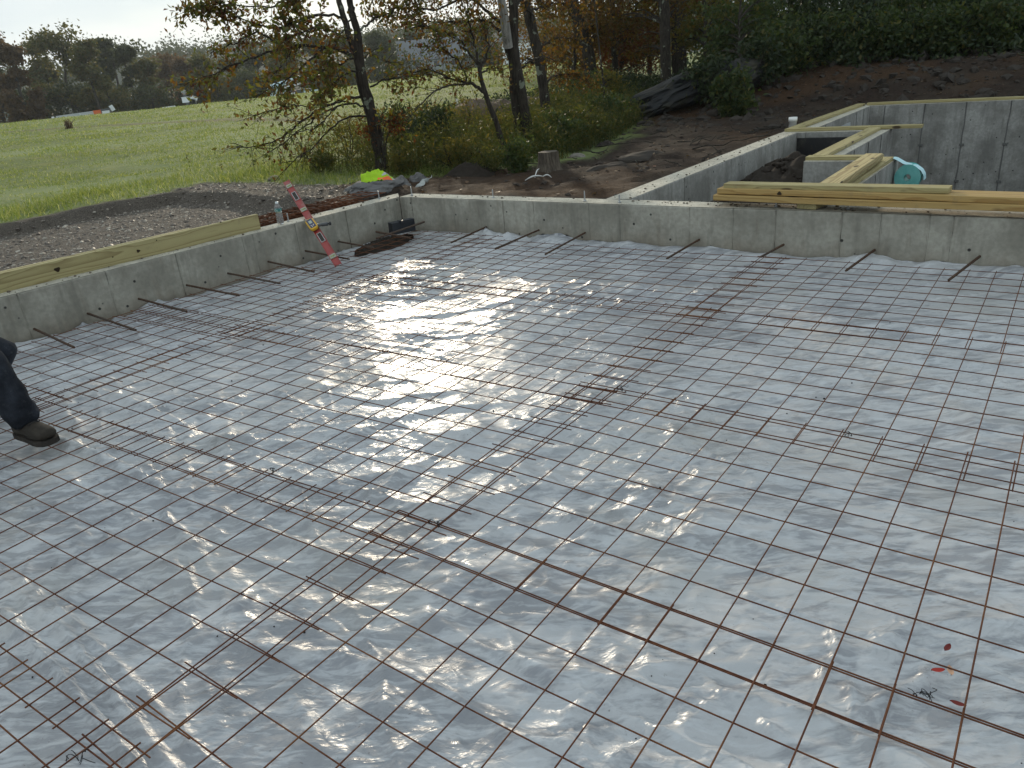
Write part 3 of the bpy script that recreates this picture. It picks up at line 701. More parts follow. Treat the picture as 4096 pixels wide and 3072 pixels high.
board('lumber_board', 'lowest golden plank of the long stack on the back wall', (-2.36 + 2.6, 5.965, ZT + .078), 5.2, .24, .043, d(-2.6), M['lumber_gold'], group=G)
board('lumber_board', 'middle golden plank of the long stack on the back wall, with a dark knot hole', (-2.34 + 2.6, 5.985, ZT + .122), 5.2, .22, .042, d(-2.6), M['lumber_gold'], group=G)
board('lumber_board', 'pale top plank of the long stack, ending short before the tall grey wall', (-1.49, 6.06, ZT + .163), 1.62, .13, .038, d(-2.2), M['lumber'], group=G)
board('lumber_block', 'short wooden block with curved end grain propping the golden planks', (-1.60, 6.10, ZT + .031), .26, .15, .050, d(80), M['lumber'], cat='block')
board('lumber_board', 'bottom plank of the three laid towards the teal roll', (-1.585, 7.42, ZT + .024), 2.2, .14, .038, d(89.2), M['lumber'], group=G)
board('lumber_board', 'middle plank of the three laid towards the teal roll', (-1.60, 7.25, ZT + .068), 2.0, .14, .038, d(91), M['lumber'], group=G)
board('lumber_board', 'top plank of the three, swirling grain, laid towards the teal roll', (-1.575, 7.08, ZT + .118), 1.86, .15, .046, d(90.5), M['lumber_pale'], group=G)
G = 'sill plates bolted on the basement walls'
board('sill_plate', 'long muddy sill plate from the white pipe up to the far corner', (-3.335, 13.24, ZT + .025), 3.9, .14, .038, d(89), M['lumber'], cat='sill plate', group=G)
board('sill_plate', 'sill plate crossing over and sticking out above the basement pit', (-2.55, 11.36, ZT + .028), 1.70, .14, .040, d(1), M['lumber'], cat='sill plate', group=G)
board('sill_plate', 'muddy diagonal looking sill plate between the two cross plates', (-2.25, 9.93, ZT + .025), 2.64, .15, .038, d(90), M['lumber'], cat='sill plate', group=G)
board('sill_plate', 'short sill plate beside the three stacked planks', (-1.99, 8.60, ZT + .025), .74, .14, .038, d(0), M['lumber'], cat='sill plate', group=G)
board('sill_plate', 'long straight sill plate along the top of the far basement wall', (.60, 15.22, ZT + .025), 7.6, .14, .038, d(0), M['lumber'], cat='sill plate', group=G)
def knot(par, P, nrm_, rr_, label=None):
    mb = MB(); n = 18; th = np.arange(n) * 2 * math.pi / n; R_ = frame(np.cross(nrm_, [0, 0, 1.]), nrm_)
    w = rr_ * (1 + .18 * np.sin(th * 3 + rr_ * 900)); V = [P + nrm_ * .0012]; V = np.array(V + [P + nrm_ * .0012 + R_[:, 0] * w_ * 1.25 * math.cos(t_) + R_[:, 1] * w_ * math.sin(t_) for w_, t_ in zip(w, th)])
    mb.add(V, [[0, 1 + j, 1 + (j + 1) % n] for j in range(n)])
    o = mb.build('knot', M['knot']); bpy.context.view_layer.update(); o.parent = par; o.matrix_parent_inverse = par.matrix_world.inverted(); return o
M['knot'] = simple('dark_knot', (.035, .022, .013), .8, .2, 0, .4, 90)
lb = [o for o in bpy.data.objects if o.name.startswith('lumber_board')][0]
nl = np.array([math.sin(wang), -math.cos(wang), 0]); pl = np.array(lb.location) + nl * .0192
for x, y, rr_ in ((229, 1078, .017), (553, 1004, .012), (626, 961, .005), (451, 1028, .005), (885, 893, .012)):
    d_ = ray(x, y); P = CAM + d_ * ((pl - CAM) @ nl) / (d_ @ nl); knot(lb, P, nl, rr_)
gb = [o for o in bpy.data.objects if o.get('label', '').startswith('middle golden')][0]
ng = np.array([math.sin(d(-2.6)), -math.cos(d(-2.6)), 0]); pg = np.array(gb.location) + ng * .1102
d_ = ray(3118, 766); P = CAM + d_ * ((pg - CAM) @ ng) / (d_ @ ng); P[2] = ZT + .122; knot(gb, P, ng, .014)

# ------------------------------------------------------------------ teal foam roll
foam = NT('teal_foam'); p_ = foam.pos(obj=True)
foam.bsdf(foam.mix(foam.ramp(foam.noise(p_, 12, 3), [(.3, 0.), (.7, 1.)]), (.12, .42, .40), (.20, .52, .50)), .5, .4, 0, foam.bump(foam.noise(p_, 120, 3), .4, .002), Subsurface__Weight=.15, Subsurface__Radius=(.05, .1, .1))
foam = foam.m
foaml = simple('pale_foam', (.42, .66, .72), .5, .4, 0, .1, 20, .2)
rc_ = np.array([-1.35, 8.56, .165])
t = thing('foam_roll', 'teal sill foam roll hanging unrolled over the end of the wall', 'foam roll', rc_)
mb = MB(); th = np.linspace(0, 9 * 2 * math.pi, 300); rr = .030 + .0105 * th / (2 * math.pi) ; rr = np.where(rr > .128, .128, rr)
hw = .07
# spiral band: coil axis along y
V = []; 
for side in (-hw, hw):
    V.append(np.stack([rc_[0] + rr * np.cos(th) * .95, np.full_like(th, rc_[1] + side), rc_[2] + rr * np.sin(th) * 1.02], 1))
V = np.concatenate(V); m = len(th); F = [[i, i + 1, m + i + 1, m + i] for i in range(m - 1)]
mb.add(V, F, True)
# end discs (edge of the foam)
for side, rev in ((-hw, 0), (hw, 1)):
    a = np.linspace(0, 2 * math.pi, 49)[:-1]; R0, R1 = .034, .126
    ring = [np.stack([rc_[0] + R * np.cos(a) * .95, np.full_like(a, rc_[1] + side), rc_[2] + R * np.sin(a) * 1.02], 1) for R in np.linspace(R0, R1, 6)]
    n = 48; ii = np.arange(6 * n).reshape(6, n); jj = np.roll(ii, -1, 1)
    F = np.stack([ii[:-1], jj[:-1], jj[1:], ii[1:]], -1).reshape(-1, 4); mb.add(np.concatenate(ring), F if rev else F[:, ::-1], False)
mb.build('roll', foam, t)
mb = MB(); pts = np.array([[-1.56, .345], [-1.49, .345], [-1.45, .325], [-1.40, .295], [-1.34, .279], [-1.29, .268], [-1.24, .235], [-1.212, .19], [-1.205, .14]])
tt = np.linspace(0, 1, 30); xs_ = np.interp(tt, np.linspace(0, 1, len(pts)), pts[:, 0]); zs_ = np.interp(tt, np.linspace(0, 1, len(pts)), pts[:, 1])
for k in range(2):
    o_ = .004 * k; V = np.concatenate([np.stack([xs_ + o_, np.full(30, rc_[1] - hw), zs_ - o_ + .004], 1), np.stack([xs_ + o_, np.full(30, rc_[1] + hw), zs_ - o_ + .004], 1)])
    mb.add(V, [[i, i + 1, 30 + i + 1, 30 + i] if k == 0 else [i, 30 + i, 30 + i + 1, i + 1] for i in range(29)], True)
mb.build('loose_strip', foaml, t)

# white pipe stub
mb = MB(); c = (-3.54, 12.0); mb.lathe([(.055, .1), (.055, .40), (.062, .40), (.062, .46), (.055, .46)], (*c, 0), 24); mb.lathe([(.055, .46), (.050, .46), (.050, .2)], (*c, 0), 24)
tag(mb.build('pipe_stub', simple('white_pvc', (.78, .78, .76), .35, .5), loc=(*c, .2)), 'short white plastic pipe stub standing beside the muddy sill plate', 'pipe')

# ------------------------------------------------------------------ water bottle
c = np.array([-6.055, 4.475, ZT + .006])
t = thing('water_bottle', 'clear plastic water bottle with green label standing on the wall top', 'bottle', c)
pet = NT('clear_bottle'); b = pet.n('BsdfPrincipled', Roughness=.08); b.inputs['Base Color'].default_value = (.92, .96, .96, 1); b.inputs['Transmission Weight'].default_value = .82; b.inputs['IOR'].default_value = 1.2; pet.l(b.outputs[0], pet.out.inputs['Surface'])
prof = [(.0005, .004), (.02, .002), (.029, .006), (.032, .016)]
for k in range(7): prof += [(.030, .022 + k * .011), (.0325, .0275 + k * .011)]
prof += [(.027, .100), (.0265, .106), (.030, .116), (.0325, .122), (.0325, .150), (.0335, .153), (.031, .163), (.022, .182), (.0135, .192), (.0135, .196)]
mb = MB(); mb.lathe(prof, c, 32); mb.build('bottle_body', pet.m, t)
mb = MB(); mb.lathe([(.0330, .121), (.0334, .122), (.0334, .150), (.0330, .151)], c, 32)
lab = NT('bottle_label'); tcx = lab.n('TexCoord'); 
lab.bsdf(lab.mix(lab.ramp(lab.noise(lab.pos((22, 22, 22), obj=True), 1.4, 2), [(.45, 0.), (.55, 1.)]), (.03, .16, .15), (.35, .45, .42)), .3, .5); mb.build('label', lab.m, t)
mb = MB(); mb.lathe([(.0145, .194), (.0152, .196), (.0152, .209), (.0135, .211), (.0001, .211)], c, 24); mb.build('cap', simple('clear_cap', (.70, .74, .74), .3, .5), t)

# ------------------------------------------------------------------ spirit level and laser receiver
Fp = np.array([-5.285, 4.425, .012]); Kp = atx(1240, 878, -5.925)
a = (Kp - Fp) / np.linalg.norm(Kp - Fp); best = min(np.arange(.6, 2.2, .01), key=lambda s: abs(proj(Fp + a * s)[1] - 722)); LEN = float(best)
view = (CAM - Kp); view /= np.linalg.norm(view); nrm = view - a * (view @ a) + np.array([0, 0, .1]); nrm -= a * (nrm @ a); nrm /= np.linalg.norm(nrm); wd = np.cross(nrm, a)
R = np.stack([a, wd, nrm], 1)      # local x along, y width, z towards camera
t = thing('spirit_level', 'red aluminium spirit level leaning on the wall top, foot on the wire mesh', 'spirit level', Fp)
red = simple('red_paint', (.30, .034, .03), .42, .45, 0, .25, 25, .1, False, ((.30, .20, .17), .45))
def lv(mb, x0, x1, y0, y1, z0, z1, mi=0): mb.box(Fp + R @ np.array([(x0 + x1) / 2, (y0 + y1) / 2, (z0 + z1) / 2]), (x1 - x0, y1 - y0, z1 - z0), R, mi)
mb = MB(); W = .034
lv(mb, 0, LEN, -W, -W + .004, -.024, .0); lv(mb, 0, LEN, W - .004, W, -.024, .0); lv(mb, .002, LEN - .002, -W + .004, W - .004, -.014, -.010)
mb.build('body', red, t)
chrome = simple('worn_alloy', (.42, .41, .40), .35, .5, .5); dk = simple('hole_dark', (.05, .045, .04), .8, .2); vial = simple('vial_block', (.30, .31, .24), .3, .5, 0, .2, 40); liq = simple('vial_liquid', (.30, .33, .12), .1, .6)
for u in (.30, .80):
    mb = MB(); x0, x1 = LEN * u - .075, LEN * u + .075; y = W - .012
    lv(mb, x0, x1, -y, -y + .005, -.0098, -.003); lv(mb, x0, x1, y - .005, y, -.0098, -.003); lv(mb, x0, x0 + .006, -y + .005, y - .005, -.0098, -.003); lv(mb, x1 - .006, x1, -y + .005, y - .005, -.0098, -.003)
    hf = mb.build('hand_hole', chrome, t); mb = MB(); lv(mb, x0 + .007, x1 - .007, -y + .006, y - .006, -.0095, -.0085); mb.build('opening', dk, hf)
for u in (.09, .48, .63, .93):
    mb = MB(); x0, x1 = LEN * u - .028, LEN * u + .028; lv(mb, x0, x1, -W + .0045, W - .0045, -.0099, -.002)
    vb = mb.build('vial', vial, t); mb = MB(); cc = Fp + R @ np.array([LEN * u, 0, -.001]); dr = R[:, 1] if u != .48 else R[:, 0]
    mb.tube([cc - dr * .02, cc + dr * .02], .006, 10); mb.build('tube', liq, vb)
# receiver clamped on
RC = Fp + R @ np.array([LEN * .43, .012, .018])
t = thing('laser_receiver', 'yellow laser receiver with small screen clamped to the red spirit level', 'laser receiver', RC)
u2 = a * math.cos(.05) + wd * math.sin(.05); n3 = nrm; w3 = np.cross(n3, u2); R2 = np.stack([u2, w3, n3], 1)
def rb(mb, cx, cy, cz, sx, sy, sz, bev=.0):
    mb.box(RC + R2 @ np.array([cx, cy, cz]), (sx, sy, sz), R2)
yel = simple('yellow_rubber', (.62, .36, .03), .55, .4, 0, .2, 50, .2, False, ((.20, .13, .05), .4))
mb = MB(); hs = []
for z, g in ((-.014, .003), (-.010, .0), (.012, .0), (.016, .004)):
    for k in range(20):
        th = 2 * math.pi * k / 20; cxs, sn = math.cos(th), math.sin(th)
        ex = .086 - g; ey = .042 - g; p4 = 5
        den = (abs(cxs) ** p4 + abs(sn) ** p4) ** (1 / p4); hs.append(RC + R2 @ np.array([ex * cxs / den, ey * sn / den, z]))
V = np.array(hs); F = [[r_ * 20 + k, r_ * 20 + (k + 1) % 20, (r_ + 1) * 20 + (k + 1) % 20, (r_ + 1) * 20 + k] for r_ in range(3) for k in range(20)]
mb.add(V, F); mb.v.append(np.zeros((0, 3))); mb.f.append(np.array([[60 + k for k in range(20)]])); mb.sm.append(False); mb.mi.append(0)
mb.build('housing', yel, t)
navy = simple('navy_face', (.035, .035, .08), .35, .5); lcd = simple('lcd_screen', (.34, .38, .33), .15, .6); wht = simple('button_white', (.6, .55, .5), .4, .4)
mb = MB(); rb(mb, .004, .0, .0172, .138, .056, .0024); fc = mb.build('face_plate', navy, t)
mb = MB(); rb(mb, .022, .0, .0190, .045, .030, .0014); mb.build('screen', lcd, t)
for cx, cy in ((-.032, .012), (-.040, -.006), (-.052, .008), (-.030, -.012)):
    mb = MB(); rb(mb, cx, cy, .0190, .011, .008, .0014); mb.build('button', wht, t)
grey = simple('grey_clamp', (.10, .105, .11), .45, .4)
mb = MB(); rt = cr_ * .97 + cu_ * .14; rt = rt / np.linalg.norm(rt); s0 = RC - u2 * .03 + nrm * .005 + rt * .03
mb.tube([s0, s0 + rt * .055, s0 + rt * .056, s0 + rt * .115], [.013, .015, .018, .018], 14); mb.build('clamp', grey, t)
mb = MB(); s1 = s0 + rt * .115; mb.tube([s1, s1 + rt * .012, s1 + rt * .013, s1 + rt * .03], [.009, .009, .019, .017], 7, smooth=False); mb.build('knob', simple('knob_black', (.02, .02, .022), .5, .4), t)

# ------------------------------------------------------------------ stack of rusty mesh behind the wall
mb = MB(); r = np.random.default_rng(5)
for k in range(13):
    z = .10 + k * .021; y0 = 3.6 + r.uniform(-.1, .1); y1 = 6.0 + r.uniform(-.45, .1)
    for j in range(5):
        x = xin(5) - .30 - j * .09 + r.normal(0, .02); P = np.stack([x + .044 * (np.linspace(y0, y1, 8) - 5), np.linspace(y0, y1, 8), z + r.normal(0, .004, 8)], 1); mb.tube(P, .0045, 5)
    for y in np.arange(y0, y1, .152): mb.tube([[xin(y) - .26, y, z + .006], [xin(y) - .70, y, z + .006]], .0045, 5)
tag(mb.build('wire_mesh_stack', rust_mat('fresh_rust', (.10, .035, .016), (.17, .06, .022), (.07, .03, .02)), loc=(-6.4, 5, .05)), 'pile of reddish rusty wire mesh lying outside the wall behind the bottle', 'wire mesh pile')

# ------------------------------------------------------------------ corner debris
def soil_heap(name, label, c, rx, ry, h, seed, mat, n=70, chips=None, cat='soil heap'):
    mb = MB(); xs = np.linspace(-1.25, 1.25, n); X, Y = np.meshgrid(xs, xs); rr = np.hypot(X, Y)
    Z = h * np.clip(1 - rr ** 1.6, -.2, 1) * (1 + .4 * fbm(X * 2 + seed, Y * 2, 4, seed)) + .12 * h * ridge(X * 5, Y * 5, seed + 3, 2) * (rr < 1.1)
    Z = np.where(rr > 1.2, -.3 * h - .05, Z); ii = np.arange(n * n).reshape(n, n)
    mb.add(np.stack([c[0] + X * rx, c[1] + Y * ry, c[2] + Z], -1).reshape(-1, 3), np.stack([ii[:-1, :-1], ii[:-1, 1:], ii[1:, 1:], ii[1:, :-1]], -1).reshape(-1, 4), True)
    r = np.random.default_rng(seed)
    for k in range(110):
        x, y = r.normal(0, .5, 2); q = math.hypot(x, y)
        if q > 1.15: continue
        s = r.uniform(.015, .055) * max(rx, ry) * 1.2
        mb.ico((c[0] + x * rx, c[1] + y * ry, c[2] + h * max(0, 1 - q ** 1.6) * .95), s * np.array([1, .9, .7]), k, 1, .5)
    return tag(mb.build(name, mat, loc=c), label, cat)
soil_heap('soil_heap', 'dark crumbly dirt spilled over the mesh in the wall corner', (-5.68, 5.42, -.035), .12, .34, .035, 12, M['soil'])
soil_heap('soil_heap', 'dark lumpy soil heap between the spur wall and the sill plates', (-2.72, 9.05, -.06), .52, .95, .34, 15, M['soil'], 90)
soil_heap('soil_heap', 'low grey dirt mound with leaves at the edge of the weeds', (-6.95, 8.55, .15), .42, .38, .17, 18, M['soil'], 70)
mb = MB(); mb.box((-5.64, 5.66, .075), (.26, .10, .12), frame((.35, .94, 0))); mb.box((-5.60, 5.69, .13), (.16, .08, .03), frame((.35, .94, 0)))
tag(mb.build('dark_block', simple('black_block', (.018, .02, .026), .5, .4), loc=(-5.64, 5.66, .01)), 'blackish block sitting in the wall corner behind the loose rods', 'block')
dowel((-5.74, 5.38, .075), (-5.22, 5.33, .05), 'loose rusty rebar rod pointing right from the wall in the corner dirt', .010)
dowel((-5.58, 5.22, .05), (-5.44, 5.80, .105), 'loose rusty rebar rod laid across the corner dirt towards the back wall', .010)

# ------------------------------------------------------------------ stones, scrap
def stone(name, label, c, r, seed, mat=M['stone'], rot=0, rough=.35, cat='stone', sub=3, freq=1.6):
    mb = MB(); cz, sz = math.cos(rot), math.sin(rot)
    mb.ico(c, r, seed, sub, rough, False, np.array([[cz, -sz, 0], [sz, cz, 0], [0, 0, 1]]), freq); return tag(mb.build(name, mat, loc=c), label, cat)
bc = atd(1492, 768, 10.05)
mb = MB(); rtv = np.array([cr_[0], cr_[1], 0]); rtv /= np.linalg.norm(rtv); fwv = np.array([-rtv[1], rtv[0], 0])
mb.ico(bc + [0, 0, .02], (.37, .30, .12), 4, 4, .55, False, frame(rtv + [0, 0, .08]), 2.2)
mb.ico(bc + rtv * .20 + fwv * .05 + [0, 0, -.10], (.26, .26, .15), 9, 4, .6, False, None, 2.2); mb.ico(bc - rtv * .30 - fwv * .05 + [0, 0, -.20], (.20, .18, .10), 11, 3, .6, False, None, 2.2)
tag(mb.build('boulder', M['stone_dark'], loc=bc), 'rough grey concrete lump outside the corner with a safety vest on it', 'boulder')
stone('boulder', 'jagged pale boulder right of the vest, behind the wall corner', atd(1672, 728, 10.6), (.13, .14, .12), 23, M['stone_dark'], .4, .6, 'boulder', 4, 2.2)
stone('boulder', 'small grey rubble rock between the vest and the pale boulder', atd(1600, 752, 10.4), (.17, .16, .12), 25, M['stone_dark'], 1.0, .6, 'boulder', 4, 2.2)
mb = MB(); n = 16; X, Y = np.meshgrid(np.linspace(0, 1, n), np.linspace(0, 1, n)); ii = np.arange(n * n).reshape(n, n)
P0 = atd(1625, 772, 10.2); 
V = np.stack([P0[0] + .20 * X + .08 * Y + .03 * np.sin(9 * Y), P0[1] + .10 * X + .12 * Y, P0[2] + .16 * Y * X + .05 * fbm(X * 3, Y * 3, 3, 5) + .06 * X], -1).reshape(-1, 3)
mb.add(V, np.stack([ii[:-1, :-1], ii[:-1, 1:], ii[1:, 1:], ii[1:, :-1]], -1).reshape(-1, 4), True)
tag(mb.build('plastic_scrap', simple('milky_scrap', (.42, .44, .43), .3, .5), loc=P0), 'crumpled milky plastic scrap caught on the pale boulder', 'scrap')
mb = MB()
for (p0, p1, w) in (((-5.53, 7.80, .20), (-5.30, 7.86, .24), .03), ((-5.40, 7.83, .23), (-5.43, 7.98, .31), .02), ((-5.30, 7.86, .24), (-5.22, 7.93, .215), .025)):
    P = np.linspace(p0, p1, 6); P[:, 2] += .03 * np.sin(np.linspace(0, 3, 6)); mb.tube(P, [.004, w * .25, w * .35, w * .3, w * .25, .003], 5, smooth=False)
tag(mb.build('paper_scrap', simple('white_scrap', (.66, .66, .64), .6, .3), loc=(-5.4, 7.85, .2)), 'crumpled white scrap lying on the bare soil near the stump', 'scrap')
for k, (x, y, rx, lab) in enumerate([(2310, 628, .13, 'rounded tan stone on the soil just right of the stump'), (2570, 632, .40, 'long flat brown stone on the soil behind the spur wall'), (2430, 575, .14, 'small pale stone at the foot of the dark bank'), (2408, 580, .10, 'small round stone at the weed edge'), (2430, 675, .33, 'flat half buried slab nearer the spur wall'), (1093, 718, .14, 'round pale stone at the edge of the grass'), (2745, 400, .55, 'broken pale slab under the dark ledge'), (2640, 450, .45, 'lower pale slab under the dark ledge'), (2880, 405, .20, 'whitish stone on the dark bank'), (2860, 455, .22, 'reddish brown stone on the bank'), (3860, 330, .15, 'flat grey rock on the bank above the far wall'), (3740, 300, .13, 'leaning flat rock on the bank by the leaves')]):
    D = 8.0
    for D in np.arange(7, 26, .1):
        q = atd(x, y, D)
        if q[2] <= float(ground_z(q[0], q[1], False)) + .02: break
    q[2] += .0
    stone('stone', lab, q, (rx, rx * .55, rx * (.42 if k not in (1, 4, 6, 7) else .22)), 40 + k, M['stone'] if k in (0, 5) else M['stone_bank'], .3 + k, .45)
mb = MB(); nn = 0
for x, y, s in ((-1.9, 7.0, .10), (-2.35, 7.3, .08), (-2.6, 6.9, .12), (-2.1, 6.6, .07), (-2.9, 7.1, .07)):
    nn += 1; stone('stone', ['pointed grey rock behind the left end of the planks', 'small rock beside the pointed grey rock', 'larger rounded rock near the spur wall end', 'rubble rock against the long wall', 'little dark rock by the spur wall face'][nn - 1], (x - .25, y, -.02), (s, s * .8, s * .9), 70 + nn, M['stone'], nn, .5)

# stump
def ground_at(x, y):
    for D in np.arange(6, 60, .05):
        q = atd(x, y, D)
        if q[2] <= float(ground_z(q[0], q[1], False)): return q
    return q
q = ground_at(2198, 690)
mb = MB(); n = 28; th = np.arange(n) * 2 * math.pi / n; hs = [(.20, -.05), (.165, .05), (.140, .13), (.132, .22), (.13, .27)]
V = []
for rr_, z in hs: 
    w = 1 + .10 * np.sin(th * 5 + 1) * (1.3 - z) + .05 * np.sin(th * 11); V.append(np.stack([q[0] + rr_ * w * np.cos(th), q[1] + rr_ * w * np.sin(th), q[2] + z + .03 * np.sin(th * 3) * (z > .3)], 1))
V.append(np.array([[q[0], q[1], q[2] + .275]])); V = np.concatenate(V)
F = [[i * n + j, i * n + (j + 1) % n, (i + 1) * n + (j + 1) % n, (i + 1) * n + j] for i in range(4) for j in range(n)]
mb.add(V, F); 
st = thing('tree_stump', 'weathered grey tree stump at the edge of the weeds', 'stump', q); mb.build('stump_body', bark_mat('stump_bark', (.05, .042, .034), (.14, .115, .09), 0), st)
mb = MB(); mb.add(np.concatenate([V[4 * n:5 * n] + [0, 0, .002], V[-1:] + [0, 0, .002]]), [[j, (j + 1) % n, n] for j in range(n)]); mb.build('cut_top', simple('cut_wood', (.12, .10, .08), .9, .2), st)

# rock ledge
P0 = np.array([-8.45, 15.7, .25]); P1 = np.array([-6.1, 16.5, 1.15]); R_ = frame(P1 - P0)
mb = MB()
mb.ico((P0 + P1) / 2 + [0, .30, -.02], (1.30, .5, .29), 31, 4, .62, False, R_, 2.6); mb.ico(P0 * .75 + P1 * .25 + np.array([.0, .1, -.16]), (.85, .4, .22), 35, 4, .6, False, R_, 2.8)
mb.ico(P0 * .12 + P1 * .88 + np.array([.25, .3, -.18]), (.55, .5, .34), 37, 4, .4, False, R_, 2.0); mb.ico(P0 * .9 + P1 * .1 + np.array([-.15, .9, .22]), (.95, .14, .10), 39, 3, .3, False, R_, 2.0)
tag(mb.build('rock_ledge', M['ledge'], loc=(P0 + P1) / 2), 'dark mossy slanting rock ledge at the edge of the woods', 'rock')

# ------------------------------------------------------------------ safety vest
q = bc + np.array([.045, .03, .135]); t = thing('safety_vest', 'bright yellow-green safety vest with orange stripe draped over the grey lump', 'vest', q)
hv = simple('hi_vis_fabric', (.36, .58, .02), .7, .3, 0, .18, 25, .4, False); orng = simple('orange_tape', (.85, .17, .05), .6, .3); slv = simple('silver_tape', (.42, .42, .45), .35, .5, .3)
n1, n2 = 46, 26; X, Y = np.meshgrid(np.linspace(-1, 1, n1), np.linspace(-1, 1, n2)); ii = np.arange(n1 * n2).reshape(n2, n1)
ax = rtv[:2]; bx = fwv[:2]
wdt = .12 * (1.05 - .35 * np.abs(X)); sx = X * .235 + .06; 
PXv = q[0] + ax[0] * sx + bx[0] * Y * wdt; PYv = q[1] + ax[1] * sx + bx[1] * Y * wdt
hz = .085 - .19 * sstep(-.1, 1., X) * X - .02 * np.abs(X) - .11 * np.maximum(-Y, 0) ** 1.5 - .05 * np.maximum(Y, 0) ** 2 + .055 * ridge(X * 2.3 + Y, Y * 1.6, 3, 2) + .03 * fbm(X * 6, Y * 5, 3, 8)
PZv = q[2] + hz
F = np.stack([ii[:-1, :-1], ii[:-1, 1:], ii[1:, 1:], ii[1:, :-1]], -1).reshape(-1, 4); fc_ = X[:-1, :-1].ravel(); fy_ = Y[:-1, :-1].ravel()
V = np.stack([PXv, PYv, PZv], -1).reshape(-1, 3)
so_ = (np.abs(fy_ + .55 - .25 * (fc_ - .3)) < .14) & (fc_ > -.1); ss_ = (np.abs(fy_ + .22 - .25 * (fc_ - .3)) < .10) & (fc_ > .15)
for sel, nm, mt in ((~(so_ | ss_), 'fabric', hv), (so_, 'orange_stripe', orng), (ss_, 'reflective_stripe', slv)):
    mb = MB(); mb.add(V, F[sel], True); mb.build(nm, mt, t)

# ------------------------------------------------------------------ fallen leaves on the plastic
mb_ = [(3750, 2690, 'red and pale fallen leaf below the mesh at lower right', (.35, .03, .02)), (3800, 2692, 'small tan fallen leaf beside the red one', (.55, .33, .22)), (3830, 2824, 'dark red fallen leaf beside the twisted tie wire', (.16, .02, .015)), (3788, 2600, 'small dark red leaf above the other fallen leaves', (.14, .015, .012))]
for k, (x, y, lab_, cc) in enumerate(mb_):
    q = atz(x, y, -.005); mb = MB(); L = .018; an = k * 1.3 + .6; tt = np.linspace(-1, 1, 9)
    ca_, sa_ = math.cos(an), math.sin(an); V = []
    for side in (-1, 0, 1):
        u = tt * L; v = side * .0075 * (1 - tt ** 2) ** .7; V.append(np.stack([q[0] + ca_ * u - sa_ * v, q[1] + sa_ * u + ca_ * v, np.full(9, .001) + .003 * abs(side) + .002 * tt ** 2], 1))
    V = np.concatenate(V); mb.add(V, [[r_ * 9 + i, r_ * 9 + i + 1, (r_ + 1) * 9 + i + 1, (r_ + 1) * 9 + i] for r_ in range(2) for i in range(8)], True)
    tag(mb.build('fallen_leaf', simple('leaf_%s' % 'abcd'[k], cc, .6, .3), loc=q), lab_, 'leaf', 'fallen leaves on the plastic')
exec_later = []

# ================================================================== vegetation
def unit(v): v = np.asarray(v, float); return v / (np.linalg.norm(v, axis=-1, keepdims=True) + 1e-12)
def smooth_path(P, n):
    P = np.asarray(P, float); k = len(P); t = np.linspace(0, k - 1, n); i = np.clip(t.astype(int), 0, k - 2); f = (t - i)[:, None]
    g = lambda j: P[np.clip(j, 0, k - 1)]
    p0, p1, p2, p3 = g(i - 1), g(i), g(i + 1), g(i + 2)
    return .5 * ((2 * p1) + (-p0 + p2) * f + (2 * p0 - 5 * p1 + 4 * p2 - p3) * f ** 2 + (-p0 + 3 * p1 - 3 * p2 + p3) * f ** 3)
def gz(x, y): return float(ground_z(x, y, False))

